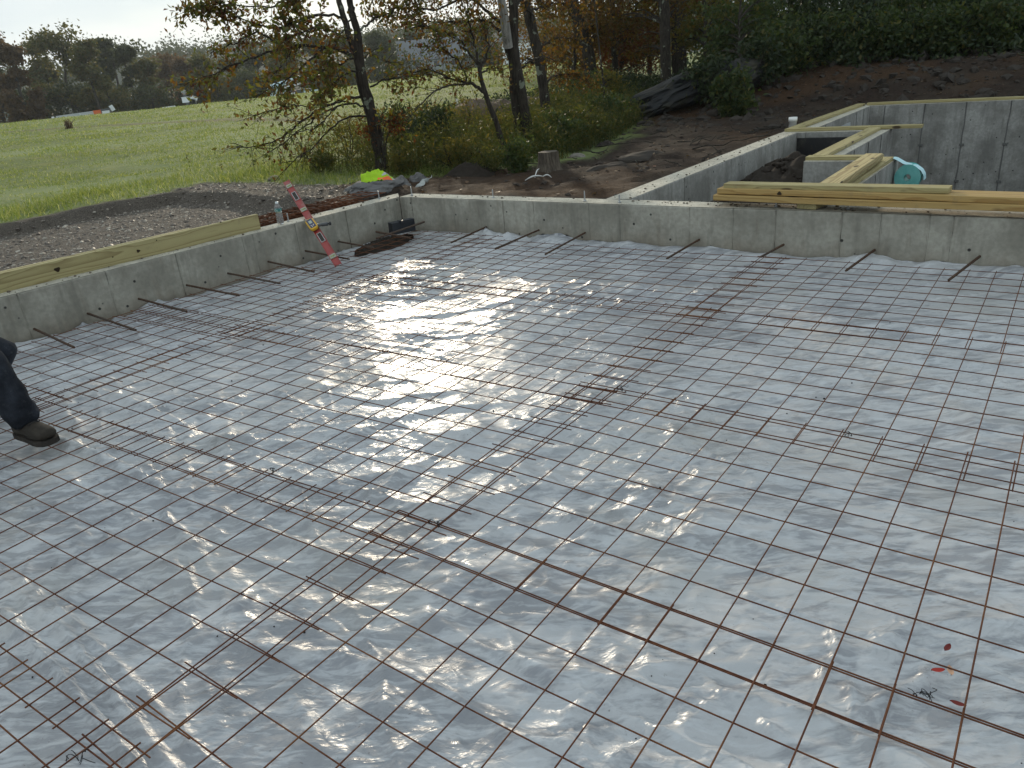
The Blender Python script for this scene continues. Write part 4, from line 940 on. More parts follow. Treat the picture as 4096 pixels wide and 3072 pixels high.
class Tree:
    """wood in one mesh (trunk), leaves in one mesh (crown)"""
    def __init__(s, name, label, base, bark, leaf, seed, group=None, cat='tree'):
        s.t = thing(name, label, cat, base, group); s.w = MB(); s.l = MB(); s.bark = bark; s.leaf = leaf; s.r = np.random.default_rng(seed); s.base = np.array(base, float)
    def limb(s, P, r0, r1, n=18, sides=7, wob=.0):
        Q = smooth_path(P, n); 
        if wob: Q[1:-1] += s.r.normal(0, wob, (n - 2, 3))
        s.w.tube(Q, np.linspace(r0, r1, n) * s.r.uniform(.92, 1.08, n), sides); return Q
    def twigs(s, Q, n, ln, spread, leaf_n, L, W, rad=.006, droop=-.25, t0=.15, jit=.05):
        """side twigs with leaves along a limb"""
        m = len(Q)
        for k in range(n):
            i = s.r.uniform(t0, 1) ** .8 * (m - 1.01); j = int(i); p = Q[j] + (Q[j + 1] - Q[j]) * (i - j); d = unit(Q[min(j + 1, m - 1)] - Q[max(j - 1, 0)])
            v = unit(d * .8 + s.r.normal(0, spread, 3) + np.array([0, 0, droop])); l = ln * s.r.uniform(.4, 1.25)
            u = np.linspace(0, 1, 5)[:, None]; T = p + v * l * u + np.array([0, 0, droop * .4]) * l * u ** 2 + s.r.normal(0, .03 * l, (5, 3)) * u
            s.w.tube(T, np.linspace(rad, rad * .3, 5), 4, cap=False)
            q = max(1, int(leaf_n * s.r.uniform(.3, 1.5))); tt = s.r.uniform(.15, 1.08, q)[:, None]
            C = p + v * l * tt + np.array([0, 0, droop * .4]) * l * tt ** 2 + s.r.normal(0, jit, (q, 3)); s.l.leaves(C, L, W, .2, .12, s.r, (0, 0, -.5))
    def blob(s, c, rad, n, L, W, clus=22, tight=.22, twig=None, src=None):
        """leaves gathered into irregular sprays inside an ellipsoid"""
        c = np.asarray(c, float); rad = np.broadcast_to(np.asarray(rad, float), (3,))
        K = unit(s.r.normal(size=(clus, 3))) * s.r.uniform(.15, 1.0, (clus, 1)) ** .6; w = s.r.uniform(.3, 1.6, clus); w = (w / w.sum() * n).astype(int)
        for k, q in zip(K, w):
            if q < 1: continue
            sp = tight * s.r.uniform(.6, 1.5); C = k + s.r.normal(0, 1, (q, 3)) * sp * np.array([1.15, 1.15, .7]); s.l.leaves(c + C * rad, L, W, .3, .1, s.r, (0, 0, -.35))
            if twig and src is not None and s.r.random() < twig:
                e = c + k * rad; b = src[np.argmin(np.linalg.norm(src - (e - [0, 0, .25 * np.linalg.norm(e - c)]), axis=1))]; mid = (b + e) / 2 + np.array([0, 0, .10 * np.linalg.norm(e - b)])
                rr = .012 + .012 * np.linalg.norm(e - b) ** .7; s.w.tube(smooth_path([b, mid, e], 7), np.linspace(rr, .005, 7), 5, cap=False)
    def done(s):
        o = s.w.build('trunk', s.bark, s.t) if s.w.v else None
        if s.l.v: s.l.build('crown', s.leaf, s.t)
        return s.t
def pxpath(pts, D): return [atd(x, y, D if len(p_) < 3 else p_[2]) for p_ in pts for x, y in [p_[:2]]]

# --- the twin-topped maple behind the corner
b0 = ground_at(1530, 700); D1 = math.hypot(b0[0], b0[1])
T = Tree('maple_tree', 'twin topped maple with reddish and yellow leaves right behind the wall corner', b0, M['bark'], M['leaf_maple'], 11)
f2 = lambda L_, D=D1: [atd(900 + p_[0] / 2.011, p_[1] / 2.011, D + (p_[2] if len(p_) > 2 else 0)) for p_ in L_]
tr = T.limb(f2([(1275, 1470), (1262, 1330), (1240, 1180), (1200, 1010), (1160, 850), (1110, 690), (1085, 560)]), .108, .078, 26, 10, .004)
T.limb(f2([(1320, 1480), (1275, 1400), (1255, 1300)]), .085, .08, 8, 9)
tl = T.limb(f2([(1095, 610), (1060, 480), (1015, 340), (965, 170), (915, 0), (870, -180, .2), (800, -420, .4)]), .055, .03, 24, 9, .004)
tR = T.limb(f2([(1105, 640), (1085, 480), (1062, 260), (1020, 100), (1000, 0), (985, -160, -.2), (1000, -420, -.3)]), .064, .034, 24, 9, .004)
limbs = [  # (points in the crop, start radius, twigs, leaves per twig)
    ([(1015, 450), (930, 405), (800, 378), (620, 365), (480, 378), (330, 425), (150, 500), (0, 548), (-150, 610, -.2), (-330, 690, -.3)], .040, 34, 9),
    ([(620, 365), (560, 400, .1), (480, 500, .3), (400, 590, .4), (330, 650, .5)], .018, 12, 8),
    ([(800, 378), (700, 470, -.2), (600, 560, -.4), (480, 650, -.6), (380, 700, -.7), (250, 790, -.8)], .022, 18, 9),
    ([(480, 375), (330, 300, .2), (240, 265, .3), (120, 330, .4), (0, 380, .5), (-120, 430, .5)], .022, 22, 10),
    ([(1110, 790), (1000, 785), (900, 812), (740, 890), (600, 990), (480, 1090), (330, 1160), (180, 1178), (40, 1150)], .032, 26, 3.2),
    ([(1125, 860), (1030, 835), (900, 862), (760, 925), (640, 1020), (480, 1140), (340, 1230)], .026, 22, 3),
    ([(1010, 800), (880, 830, .3), (720, 850, .5), (560, 850, .7), (420, 870, .8), (230, 930, .9)], .018, 20, 5),
    ([(1150, 930), (1060, 940), (960, 955), (830, 1050), (700, 1190), (560, 1280), (460, 1390)], .026, 14, 2.2),
    ([(900, 860), (800, 960, -.3), (720, 1030, -.4), (560, 1080, -.5), (430, 1130, -.5)], .014, 12, 2.5),
    ([(1040, 470), (900, 520, .2), (780, 560, .3), (640, 610, .4), (520, 700, .6), (430, 800, .7)], .022, 24, 9),
    ([(960, 170), (850, 120), (700, 130), (520, 190), (380, 230, .2), (200, 170, .3), (50, 120, .4), (-120, 40, .5)], .032, 42, 15),
    ([(915, 0), (800, -60), (640, -40), (460, 20), (300, 60, .3), (100, 40, .4), (-100, 20, .4), (-260, 60, .4)], .028, 46, 17),
    ([(1000, 330), (880, 260, -.3), (760, 210, -.6), (620, 260, -.8), (480, 300, -1.)], .024, 24, 11),
    ([(1062, 260), (1160, 180, .2), (1280, 120, .4), (1400, 60, .5), (1560, 10, .6)], .026, 22, 8),
    ([(1085, 480), (1180, 440, .2), (1260, 470, .4), (1330, 500, .5)], .016, 12, 8),
    ([(1165, 700), (1260, 650), (1400, 625), (1560, 610, .2), (1720, 600, .4)], .022, 22, 7),
    ([(1000, 0), (1120, -60, .2), (1300, -80, .4), (1500, -60, .5)], .026, 26, 12),
    ([(1040, 60), (980, 200, -.3), (900, 330, -.6), (850, 450, -.8), (800, 560, -.9)], .018, 24, 12),
    ([(1080, 560), (990, 590, -.3), (900, 640, -.5), (820, 720, -.7), (760, 800, -.9)], .018, 26, 11),
    ([(1205, 1000), (1260, 980, -.1), (1340, 960, -.2), (1410, 930, -.3)], .012, 9, 8)]
for pts, r0, nt, ln in limbs:
    Q = T.limb(f2(pts), r0 * .72, .005, 26, 6, .010); T.twigs(Q, int(nt * 1.15), .42, .62, ln * 1.22, .082, .041, .0045, -.22)
T.done()
# orange suckers low on the maple belong to a small seedling at its foot
q = ground_at(1545, 705); S_ = Tree('maple_seedling', 'small orange leaved seedling sprouting beside the maple trunk', q, M['bark'], M['leaf_orange'], 12)
for pts in ([(1290, 1420), (1240, 1200), (1200, 1090), (1150, 1060)], [(1290, 1420), (1290, 1180), (1330, 1050), (1420, 970)], [(1290, 1420), (1270, 1120), (1290, 1000), (1350, 950)]):
    Q = S_.limb(f2(pts, D1 - .3), .012, .004, 14, 5); S_.twigs(Q, 14, .22, .7, 7, .055, .03, .004, -.2, .5)
S_.done()

f3 = lambda L_, D: [atd(1900 + p_[0] / 2.011, p_[1] / 2.011, D + (p_[2] if len(p_) > 2 else 0)) for p_ in L_]
def wpx(w, D): return w / 2.011 / FPX * D * .93
# --- twin trunk tree with lichen and the dead snag
b = ground_at(2118, 605); D = math.hypot(b[0], b[1])
T = Tree('twin_trunk_tree', 'twin trunk dark tree with pale lichen patches and a bare dead top', b, M['bark'], M['leaf_gold'], 21)
A = T.limb(f3([(385, 1230, .1), (362, 1080, .1), (340, 900, .1), (320, 740, .1), (318, 620, .1)], D), wpx(42, D), wpx(44, D), 16, 10)
B = T.limb(f3([(480, 1215), (440, 1100), (410, 940), (375, 740), (340, 560), (315, 400), (310, 250), (312, 100), (305, 0), (300, -200), (280, -500)], D), wpx(42, D), wpx(36, D), 30, 11)
C_ = T.limb(f3([(318, 640, .1), (300, 480, .05), (270, 380), (250, 260)], D), wpx(36, D), wpx(38, D), 10, 10)
sn = MB(); Q = smooth_path(f3([(268, 380, -.05), (250, 250, -.12), (232, 120, -.14), (212, 0, -.15), (200, -120, -.15), (188, -300, -.15)], D), 14); sn.tube(Q, np.linspace(wpx(40, D), wpx(26, D), 14), 9)
sn.build('dead_top', M['snag'], T.t)
for pts, r0, nt, ln in (([(210, 180, .1), (120, 110), (40, 40), (-60, -20), (-260, 60, -.3), (-520, 80, -.4), (-700, 60, -.5)], .030, 40, 11), ([(200, 250), (100, 165), (0, 160), (-200, 180, .3), (-420, 170, .5), (-650, 120, .7)], .028, 44, 11), ([(380, 540), (430, 510), (470, 480), (520, 470, .2), (600, 460, .4)], .020, 8, 8), ([(312, 60), (420, -40, .5), (560, -60, .9), (760, -40, 1.4)], .035, 34, 13), ([(300, -100), (150, -160, -.5), (-60, -180, -.8), (-300, -160, -1.0)], .035, 46, 14)):
    Q = T.limb(f3(pts, D), r0, .008, 22, 6, .012); T.twigs(Q, nt, .5, .65, ln, .065, .04, .006, -.15)
T.done()
# --- single dark trunk right of it
b = ground_at(2192, 535); D = math.hypot(b[0], b[1])
T = Tree('oak_tree', 'single straight dark trunk just right of the lichen covered twin trunk', b, M['bark'], M['leaf_gold'], 22)
T.limb(f3([(588, 1090), (580, 960), (562, 800), (540, 640), (515, 480), (480, 320), (440, 150), (405, 0), (360, -200), (330, -420)], D), wpx(40, D), wpx(42, D), 30, 10)
for pts, nt, ln in (([(460, 200), (430, 90, -.3), (380, 20, -.5)], 10, 9), ([(500, 420, .1), (600, 330, .4), (720, 300, .8), (860, 330, 1.1)], 34, 12), ([(555, 700, .1), (640, 610, .5), (760, 600, .8), (900, 640, 1.2)], 34, 11), ([(430, 90), (560, 40, .5), (720, 30, .9), (900, 80, 1.4)], 40, 13), ([(520, 520), (450, 480, -.4), (400, 470, -.6)], 10, 7)):
    Q = T.limb(f3(pts, D), .026, .007, 18, 6, .012); T.twigs(Q, nt, .55, .7, ln, .075, .05, .006, -.15)
T.done()
# --- small leaning tree
b = ground_at(2018, 645); D = math.hypot(b[0], b[1])
T = Tree('leaning_sapling', 'thin leaning tree with sparse brown leaves left of the twin trunk', b, M['bark'], M['leaf_maple'], 23)
Q0 = T.limb(f3([(245, 1290), (215, 1150), (170, 980), (120, 860), (75, 720), (45, 620), (30, 500)], D), wpx(26, D), wpx(15, D), 22, 8)
for pts, r0, nt, ln in (([(75, 740), (20, 700), (-60, 670), (-160, 640), (-260, 600), (-420, 560, .2), (-560, 570, .3)], .032, 44, 8), ([(-60, 670), (-200, 690, -.2), (-330, 740, -.4), (-450, 850, -.6), (-540, 960, -.7)], .016, 14, 1.6), ([(35, 560), (80, 480, .2), (110, 400, .3), (90, 300, .4), (60, 180, .4)], .022, 30, 9), ([(30, 520), (-60, 420), (-100, 350), (-180, 300), (-300, 250, -.2), (-420, 200, -.3)], .022, 44, 10), ([(40, 600), (100, 560, .3), (160, 540, .5), (220, 570, .7)], .016, 18, 8), ([(-60, 670, .1), (-100, 560, .2), (-170, 460, .3), (-260, 400, .4), (-380, 380, .5)], .018, 34, 9), ([(30, 520), (-20, 300), (-60, 120), (-40, -60)], .02, 30, 10)):
    Q = T.limb(f3(pts, D), r0, .006, 20, 6, .010); T.twigs(Q, nt, .40, .7, ln, .06, .036, .005, -.15)
T.done()

# --- woods behind: trunk given in photo pixels at a ground distance, crown blobs as (px, py, rx, ry, leaves)
def wood_tree(name, label, D, trunk, w0, w1, blobs, leaf, seed, L=.11, W=.075, bark=M['bark'], twig=.5, clus=26, group='trees of the dark woods', canopy=850):
    p0 = atd(*trunk[0], D); p0[2] = gz(p0[0], p0[1]) - .05
    T = Tree(name, label, p0, bark, M[leaf], seed, group)
    P = [p0] + [atd(x, y, D) for x, y in trunk[1:]]
    k = D * .93 / FPX; Q = T.limb(P, max(w0 * k / 2, .02), max(w1 * k / 2, .012), 24, 8, .01)
    for (x, y, rx, ry, n) in blobs:
        c = atd(x, y, D + T.r.uniform(.4, 2.2)); T.blob(c, (rx * k, rx * k * .9, ry * k), n, L, W, clus, .26, twig, Q)
    if canopy:
        hz = T.r.uniform(7.5, 10); top = p0 + np.array([T.r.normal(0, .6), T.r.normal(0, .6), hz]); Q2 = T.limb([Q[-1], (Q[-1] + top) / 2, top], max(w1 * k / 2, .012), .03, 10, 6)
        T.blob(top + [0, 0, -.5], (3.6, 3.6, 2.6), canopy, .34, .26, 30, .22, .25, Q2)
    return T.done()
W_ = wood_tree
W_('forked_oak', 'thick leaning trunk in the woods right of the single straight trunk', 27, [(2362, 330), (2360, 250), (2335, 150), (2300, 50), (2270, -40), (2240, -200)], 52, 40, [(2280, 60, 190, 90, 1500), (2420, 120, 150, 90, 1200), (2250, -60, 200, 90, 600)], 'leaf_gold', 31)
W_('slim_oak', 'slim dark trunk among orange leaves in the middle of the woods', 29, [(2462, 340), (2457, 200), (2450, 80), (2445, -60)], 27, 22, [(2480, 190, 130, 80, 1300), (2560, 150, 130, 70, 1100), (2440, 20, 160, 90, 1100)], 'leaf_orange', 32)
W_('big_oak', 'thick dark trunk with a pale lichen spot at the upper end of the ledge', 24, [(2665, 300), (2660, 150), (2655, 0), (2650, -150)], 46, 42, [(2560, 40, 180, 80, 1500), (2700, -30, 200, 70, 900), (2570, 200, 90, 60, 500)], 'leaf_gold', 33)
W_('broad_oak', 'broad dark trunk close behind the lichen spotted trunk', 30, [(2720, 250), (2712, 100), (2705, -60)], 62, 52, [(2760, 40, 170, 100, 1500), (2640, -30, 160, 60, 900)], 'leaf_yg', 34)
W_('young_birch', 'thin trunk among yellow green leaves right of the broad oak', 26, [(2822, 230), (2820, 100), (2815, -60)], 17, 13, [(2840, 60, 130, 90, 1500), (2790, 140, 100, 70, 1000), (2880, 150, 120, 80, 1200)], 'leaf_yg', 35)
W_('grey_ash', 'pale grey trunk showing through the dark leaves at the upper right', 27, [(3570, 200), (3570, 60), (3566, -80)], 28, 24, [(3480, 20, 170, 80, 1200), (3660, 40, 170, 90, 1300)], 'leaf_dark', 36, bark=M['bark_far'])
W_('golden_maple', 'low golden maple filling the gap behind the single straight trunk', 31, [(2290, 430), (2296, 300), (2300, 150)], 14, 9, [(2260, 230, 120, 90, 1500), (2320, 330, 110, 80, 1300), (2230, 370, 90, 70, 900), (2350, 160, 110, 60, 900)], 'leaf_gold', 37)
W_('russet_maple', 'low russet maple filling the gap behind the slim oak', 33, [(2470, 400), (2480, 300), (2485, 180)], 14, 9, [(2440, 250, 100, 70, 1100), (2540, 230, 110, 70, 1200), (2400, 330, 90, 60, 900), (2530, 130, 120, 50, 900)], 'leaf_orange', 38)
W_('green_sapling', 'yellow green sapling in front of the lowest end of the ledge', 19, [(2420, 440), (2415, 350), (2405, 260)], 9, 6, [(2420, 330, 80, 60, 700), (2380, 400, 80, 50, 700)], 'leaf_yg', 39, .09, .05)
W_('dark_sapling', 'bright mid green bushy sapling above the ledge', 20, [(2960, 350), (2960, 220), (2955, 80)], 11, 7, [(2960, 90, 130, 100, 1700), (3000, 200, 120, 90, 1300), (2900, 230, 80, 80, 900)], 'leaf_green', 40)
# a back rank that closes the woods
r_ = np.random.default_rng(77)
back = [(2050, 46, 'leaf_gold'), (2180, 52, 'leaf_gold'), (2330, 44, 'leaf_yg'), (2480, 50, 'leaf_gold'), (2600, 42, 'leaf_far'), (2740, 38, 'leaf_yg'), (2900, 36, 'leaf_green'), (3040, 33, 'leaf_dark'), (3170, 36, 'leaf_green'), (3290, 31, 'leaf_dark'), (3420, 34, 'leaf_dark'), (3540, 38, 'leaf_dark'), (3660, 31, 'leaf_dark'), (3790, 34, 'leaf_green'), (3910, 30, 'leaf_dark'), (4040, 33, 'leaf_dark'), (4170, 30, 'leaf_dark')]
words_ = ['behind the dead topped twin trunk', 'behind the single straight trunk', 'behind the leaning thick trunk', 'behind the slim oak', 'beyond the big oak, part of the field showing below it', 'behind the broad oak', 'behind the young birch', 'behind the bushy green sapling', 'above the leaves left of the grey trunk', 'left of the pale grey trunk, darkest of the row', 'next to the pale grey trunk on its left', 'behind the pale grey trunk', 'just right of the pale grey trunk', 'second right of the pale grey trunk', 'third right of the pale grey trunk', 'in the top right corner of the photo', 'cut by the right edge of the photo']
for k, ((x, D, lf), wd_) in enumerate(zip(back, words_)):
    hy = 445 - .0929 * x; s_ = 30 / D; dense = x > 2800
    bl = [(x + r_.uniform(-40, 40), hy - 60 * s_ + r_.uniform(-20, 20), 135 * s_ + 40, 120, 1500 if dense else 800), (x + r_.uniform(-60, 60), hy - 190, 150, 120, 1300 if dense else 900)]
    if dense: bl.append((x + r_.uniform(-40, 40), hy + 70 * s_, 130, 90, 1300))
    W_('woodland_tree', 'shaded woodland tree ' + wd_, D, [(x, hy + 40), (x + r_.uniform(-10, 10), hy - 100), (x + r_.uniform(-20, 20), hy - 260)], 30 * s_, 20 * s_, bl, lf, 300 + k, .16 if D > 36 else .14, .11, twig=.2)

# --- bushes
def bush(px_, py_, w, h, leaf, n, L, W, label, seed, name='bush', group='bushes at the edge of the woods', stems=5, D=None):
    if D is None: q = ground_at(px_, py_)
    else: q = atd(px_, py_, D); q[2] = gz(q[0], q[1])
    k = proj(q)[2] / FPX; w *= k / 2; h *= k
    T = Tree(name, label, q - [0, 0, .04], M['bark'], M[leaf], seed, group, 'bush')
    for j in range(stems):
        e = q + np.array([*T.r.normal(0, .45 * w, 2), h * T.r.uniform(.5, .95)]); Q = T.limb([q + np.array([*T.r.normal(0, .08 * w, 2), 0]), (q + e) / 2 + T.r.normal(0, .06, 3), e], .010 + .006 * h, .004, 9, 5)
        T.twigs(Q, 5, .35 * w, .7, 5, L, W, .004, .0, .3)
    T.blob(q + [0, 0, h * .5], (w, w * .8, h * .52), n, L, W, 24, .24)
    return T.done()
bushes = [(1290, 690, 150, 130, 'weed', 1100, .06, .022, 'leafy grey green weed bush at the left end of the thicket'), (1400, 640, 190, 170, 'leaf_yg', 1500, .06, .022, 'olive yellow bush left of the maple trunk'),
    (1490, 600, 170, 170, 'weed', 1400, .06, .022, 'tall olive weed bush directly behind the maple trunk'), (1620, 610, 200, 190, 'leaf_dark', 2200, .075, .035, 'darkest green bush right of the maple trunk'), (1740, 620, 210, 190, 'leaf_dark', 2200, .075, .035, 'dark green bush in the hollow of the thicket'),
    (1700, 540, 240, 160, 'leaf_yg', 1700, .06, .02, 'goldenrod bush behind the dark green bushes'), (1850, 560, 200, 150, 'leaf_yg', 1600, .06, .02, 'goldenrod bush left of the leaning tree foot'), (1600, 700, 130, 85, 'leaf_yg', 900, .05, .018, 'small yellow weed clump right of the maple foot'),
    (1830, 680, 170, 120, 'leaf_yg', 1200, .05, .018, 'sunlit yellow green weed clump above the dirt mound'), (1960, 690, 150, 110, 'weed', 1200, .05, .02, 'weed clump at the foot of the leaning tree'), (2080, 690, 130, 130, 'leaf_green', 1300, .055, .03, 'bright green clump in front of the twin trunk foot'),
    (2010, 580, 180, 150, 'leaf_yg', 1400, .055, .02, 'pale weed clump between leaning tree and twin trunk'), (2240, 600, 190, 140, 'leaf_green', 1500, .06, .035, 'green bush right of the twin trunk foot'), (2330, 570, 200, 150, 'weed', 1500, .06, .03, 'weedy bush behind the tree stump'),
    (2400, 520, 200, 150, 'leaf_green', 1500, .07, .04, 'green bush at the bottom of the dark bank'), (2230, 500, 180, 130, 'weed', 1300, .06, .03, 'weedy bush beside the single straight trunk'), (2520, 420, 200, 130, 'leaf_dark', 1500, .08, .045, 'dark bush hiding the low end of the ledge'), (2480, 480, 150, 90, 'leaf_green', 900, .07, .04, 'fern like clump below the low end of the ledge'),
    (2330, 440, 230, 150, 'leaf_green', 1500, .08, .045, 'dark green bush behind the weedy bushes near the slim oak')]
for k, (x, y, w, h, lf, n, L, W, lab_) in enumerate(bushes): bush(x, y, w, h, lf, n, L, W, lab_, 400 + k)
rb_ = [(2850, 330, 190, 190, 'leaf_dark', 17.5, 'dark bush hanging over the upper end of the ledge'), (2930, 380, 150, 190, 'leaf_green', 16.5, 'airy green sapling bush standing on the bank right of the ledge'), (3030, 370, 180, 170, 'leaf_dark', 18, 'dark bush right of the airy sapling bush'), (3130, 340, 190, 170, 'leaf_green', 18.5, 'green bush above the white pipe'),
    (3230, 310, 190, 190, 'leaf_dark', 19, 'dark bush between the green bush and the vines'), (3330, 300, 200, 200, 'leaf_green', 19, 'broad leaved bush above the muddy sill plate'), (3440, 290, 200, 200, 'leaf_dark', 19.5, 'dark vine covered bush over the basement corner'), (3550, 280, 200, 190, 'leaf_green', 19, 'green vine bush below the pale grey trunk'),
    (3650, 275, 200, 190, 'leaf_dark', 19.5, 'dark bush right of the pale grey trunk foot'), (3760, 265, 200, 200, 'leaf_green', 19, 'green bush above the leaning flat rock'), (3870, 255, 210, 200, 'leaf_dark', 19.5, 'dark bush above the pale flat rock'), (3980, 240, 210, 210, 'leaf_green', 19, 'broad leaved green bush near the right edge'), (4090, 225, 200, 210, 'leaf_dark', 19.5, 'dark bush at the right edge of the bank'),
    (3090, 210, 240, 220, 'leaf_green', 23, 'tall green bush behind the row above the white pipe'), (3290, 190, 260, 230, 'leaf_dark', 23.5, 'tall dark bush behind the row above the sill plate'), (3480, 170, 250, 220, 'leaf_dark', 24, 'tall dark bush in front of the pale grey trunk'), (3680, 160, 250, 220, 'leaf_green', 23.5, 'tall green bush right of the pale grey trunk'), (3880, 140, 260, 230, 'leaf_dark', 23.5, 'tall dark bush in the upper right woods'), (4060, 120, 250, 230, 'leaf_green', 24, 'tall green bush in the upper right corner')]
for k, (x, y, w, h, lf, D, lab_) in enumerate(rb_): bush(x, y, w, h, lf, 1700, .11 if D < 22 else .13, .06 if D < 22 else .08, lab_, 500 + k, group='bushes on the dark bank', D=D)

# --- far tree line beyond the field
sil = np.array([(-200, 110), (0, 118), (60, 128), (110, 168), (150, 160), (200, 150), (235, 108), (320, 100), (385, 118), (430, 155), (480, 138), (520, 150), (560, 175), (600, 235), (680, 222), (760, 215), (850, 228), (1000, 215), (1200, 190), (1400, 190), (1600, 180), (1800, 170), (2000, 150), (2200, 120), (2700, 90)])
fl_ = [(-90, 118, 170, 'leaf_far_dark', 'cut by the left edge of the photo'), (20, 116, 170, 'leaf_far_dark', 'tall dark one at the left edge'), (120, 160, 120, 'leaf_far_brown', 'brownish one second from the left edge'), (215, 155, 120, 'leaf_far', 'thin topped one left of the tallest tree'), (315, 98, 230, 'leaf_far', 'tallest and widest light green one'), (415, 150, 120, 'leaf_far', 'right shoulder of the tallest tree'), (490, 138, 140, 'leaf_far_dark', 'dark ragged topped one right of the tallest tree'), (560, 170, 110, 'leaf_far_dark', 'dark one where the pale ridge begins'),
    (625, 238, 110, 'leaf_far', 'low one under the pale ridge'), (700, 225, 130, 'leaf_far_brown', 'reddish brown one above the white van'), (775, 235, 110, 'leaf_far_brown', 'second reddish brown one above the man in the lift'), (850, 225, 130, 'leaf_far', 'behind the first maple branch tips'), (940, 215, 140, 'leaf_far_dark', 'dark one behind the maple branches'), (1050, 200, 150, 'leaf_far_dark', 'dark one behind the pale boom truck'), (1160, 195, 150, 'leaf_far', 'above the right end of the pale boom truck'), (1290, 150, 160, 'leaf_far_dark', 'left of the maple trunk'), (1420, 140, 150, 'leaf_far', 'directly behind the maple trunk'),
    (1540, 125, 150, 'leaf_far_dark', 'right of the maple trunk'), (1670, 130, 160, 'leaf_far_dark', 'behind the grey roofed house'), (1800, 120, 160, 'leaf_far', 'right of the grey roofed house'), (1930, 105, 160, 'leaf_far_dark', 'left of the dead topped twin trunk'), (2060, 90, 160, 'leaf_far', 'behind the white barn'), (2200, 120, 170, 'leaf_far_dark', 'right of the white barn'), (2420, 110, 190, 'leaf_far', 'seen through the orange leaves'), (2620, 100, 190, 'leaf_far_dark', 'seen in the gap left of the big oak')]
def far_tree(x, ytop, w, leaf, label, seed, D, n=7500, L=.46, group='far trees beyond the field', name='field_edge_tree', yb=None):
    hy = 445 - .0929 * x; k = D * .95 / FPX
    p0 = atd(x, hy + 60, D); top = atd(x, ytop, D)[2]; p0[2] = gz(p0[0], p0[1]) - .2; H = top - p0[2]
    T = Tree(name, label, p0, M['bark_far'], M[leaf], seed, group); rr = w * k / 2
    Q = T.limb([p0, p0 + [T.r.normal(0, .4), T.r.normal(0, .4), H * .5], p0 + [T.r.normal(0, .8), T.r.normal(0, .8), H * .92]], .32, .07, 12, 6)
    nb = 17
    for j in range(nb):
        f = T.r.uniform(.10, .93); ang = T.r.uniform(0, 6.28); wd_ = rr * (1.12 - .78 * max(0, f - .45) / .55) * T.r.uniform(.3, .85)
        c = p0 + np.array([math.cos(ang) * wd_, math.sin(ang) * wd_, H * f]); br = rr * T.r.uniform(.28, .5)
        T.blob(c, (br, br, br * T.r.uniform(.7, 1.0)), n // nb, L, L * .75, 9, .30, .25, Q)
    c = p0 + [0, 0, H * .88]; T.blob(c, (rr * .5, rr * .5, H * .12), n // 8, L, L * .7, 8, .35, .5, Q)
    return T.done()
for k, (x, yt, w, lf, lab_) in enumerate(fl_): far_tree(x, yt, w, lf, 'hazy field edge tree, ' + lab_, 600 + k, 150 - 12 * (k % 3) if x < 600 else 165 - 14 * (k % 3))
for k, (x, yt, w, lf, lab_) in enumerate([(25, 350, 150, 'leaf_far_brown', 'reddish low bush at the left edge of the far trees'), (330, 330, 240, 'leaf_far_dark', 'low dark bush behind the long crane truck'), (480, 340, 200, 'leaf_far', 'low bush right of the long crane truck'), (620, 330, 190, 'leaf_far_dark', 'low dark bush behind the white van'), (180, 340, 230, 'leaf_far_dark', 'low dark bush left of the crane truck'), (880, 300, 240, 'leaf_far', 'low bush right of the man in the lift'), (760, 310, 200, 'leaf_far_dark', 'low dark bush behind the man in the lift'), (1000, 290, 220, 'leaf_far_dark', 'low dark bush left of the pale boom truck'), (1330, 260, 300, 'leaf_far_dark', 'low dark bush right of the pale boom truck'), (1600, 240, 300, 'leaf_far_dark', 'low dark bush left of the grey roofed house'), (1950, 190, 260, 'leaf_far_dark', 'low dark bush left of the white barn')]):
    far_tree(x, yt, w, lf, lab_, 700 + k, 132, 2200, .38, 'low bushes along the far trees', 'far_bush')
# pale wooded ridge far behind
hm = MB(); az = np.linspace(math.radians(-75), math.radians(-15), 90); V = []
for Dm, hh in ((250, 0), (300, .55), (340, .9), (380, 1.0), (425, .8)):
    top = 19 + 7 * fbm(az * 9, az * 0 + 1, 3, 5) - 4; V.append(np.stack([np.sin(az) * Dm, np.cos(az) * Dm, -3 + hh * (top + 3)], 1))
V = np.concatenate(V); F = [[i * 90 + j, (i + 1) * 90 + j, (i + 1) * 90 + j + 1, i * 90 + j + 1] for i in range(4) for j in range(89)]
hm.add(V, np.array(F)[:, ::-1], True)
tag(hm.build('hills', M['leaf_far_dark']), None, None, kind='structure')
T = MB(); r2 = np.random.default_rng(9)
for k in range(800):
    a_ = r2.uniform(math.radians(-72), math.radians(-18)); Dm = r2.uniform(330, 395); h0 = -3 + np.interp(Dm, [300, 340, 380, 425], [.55, .9, 1., .8]) * (22 + 7 * float(fbm(a_ * 9, 1, 3, 5)) - 4 + 0)
    c = np.array([math.sin(a_) * Dm, math.cos(a_) * Dm, h0 + 2]); q_ = 60; C = c + [0, 0, -1.5] + r2.normal(0, 1, (q_, 3)) * np.array([1.9, 1.9, 1.6 + r2.random() * 1.8]); T.leaves(C, 1.1, .9, .2, .1, r2)
tag(T.build('distant_woods', M['leaf_far_dark']), 'pale blue wooded ridge on the skyline beyond the field', 'woods', kind='stuff')

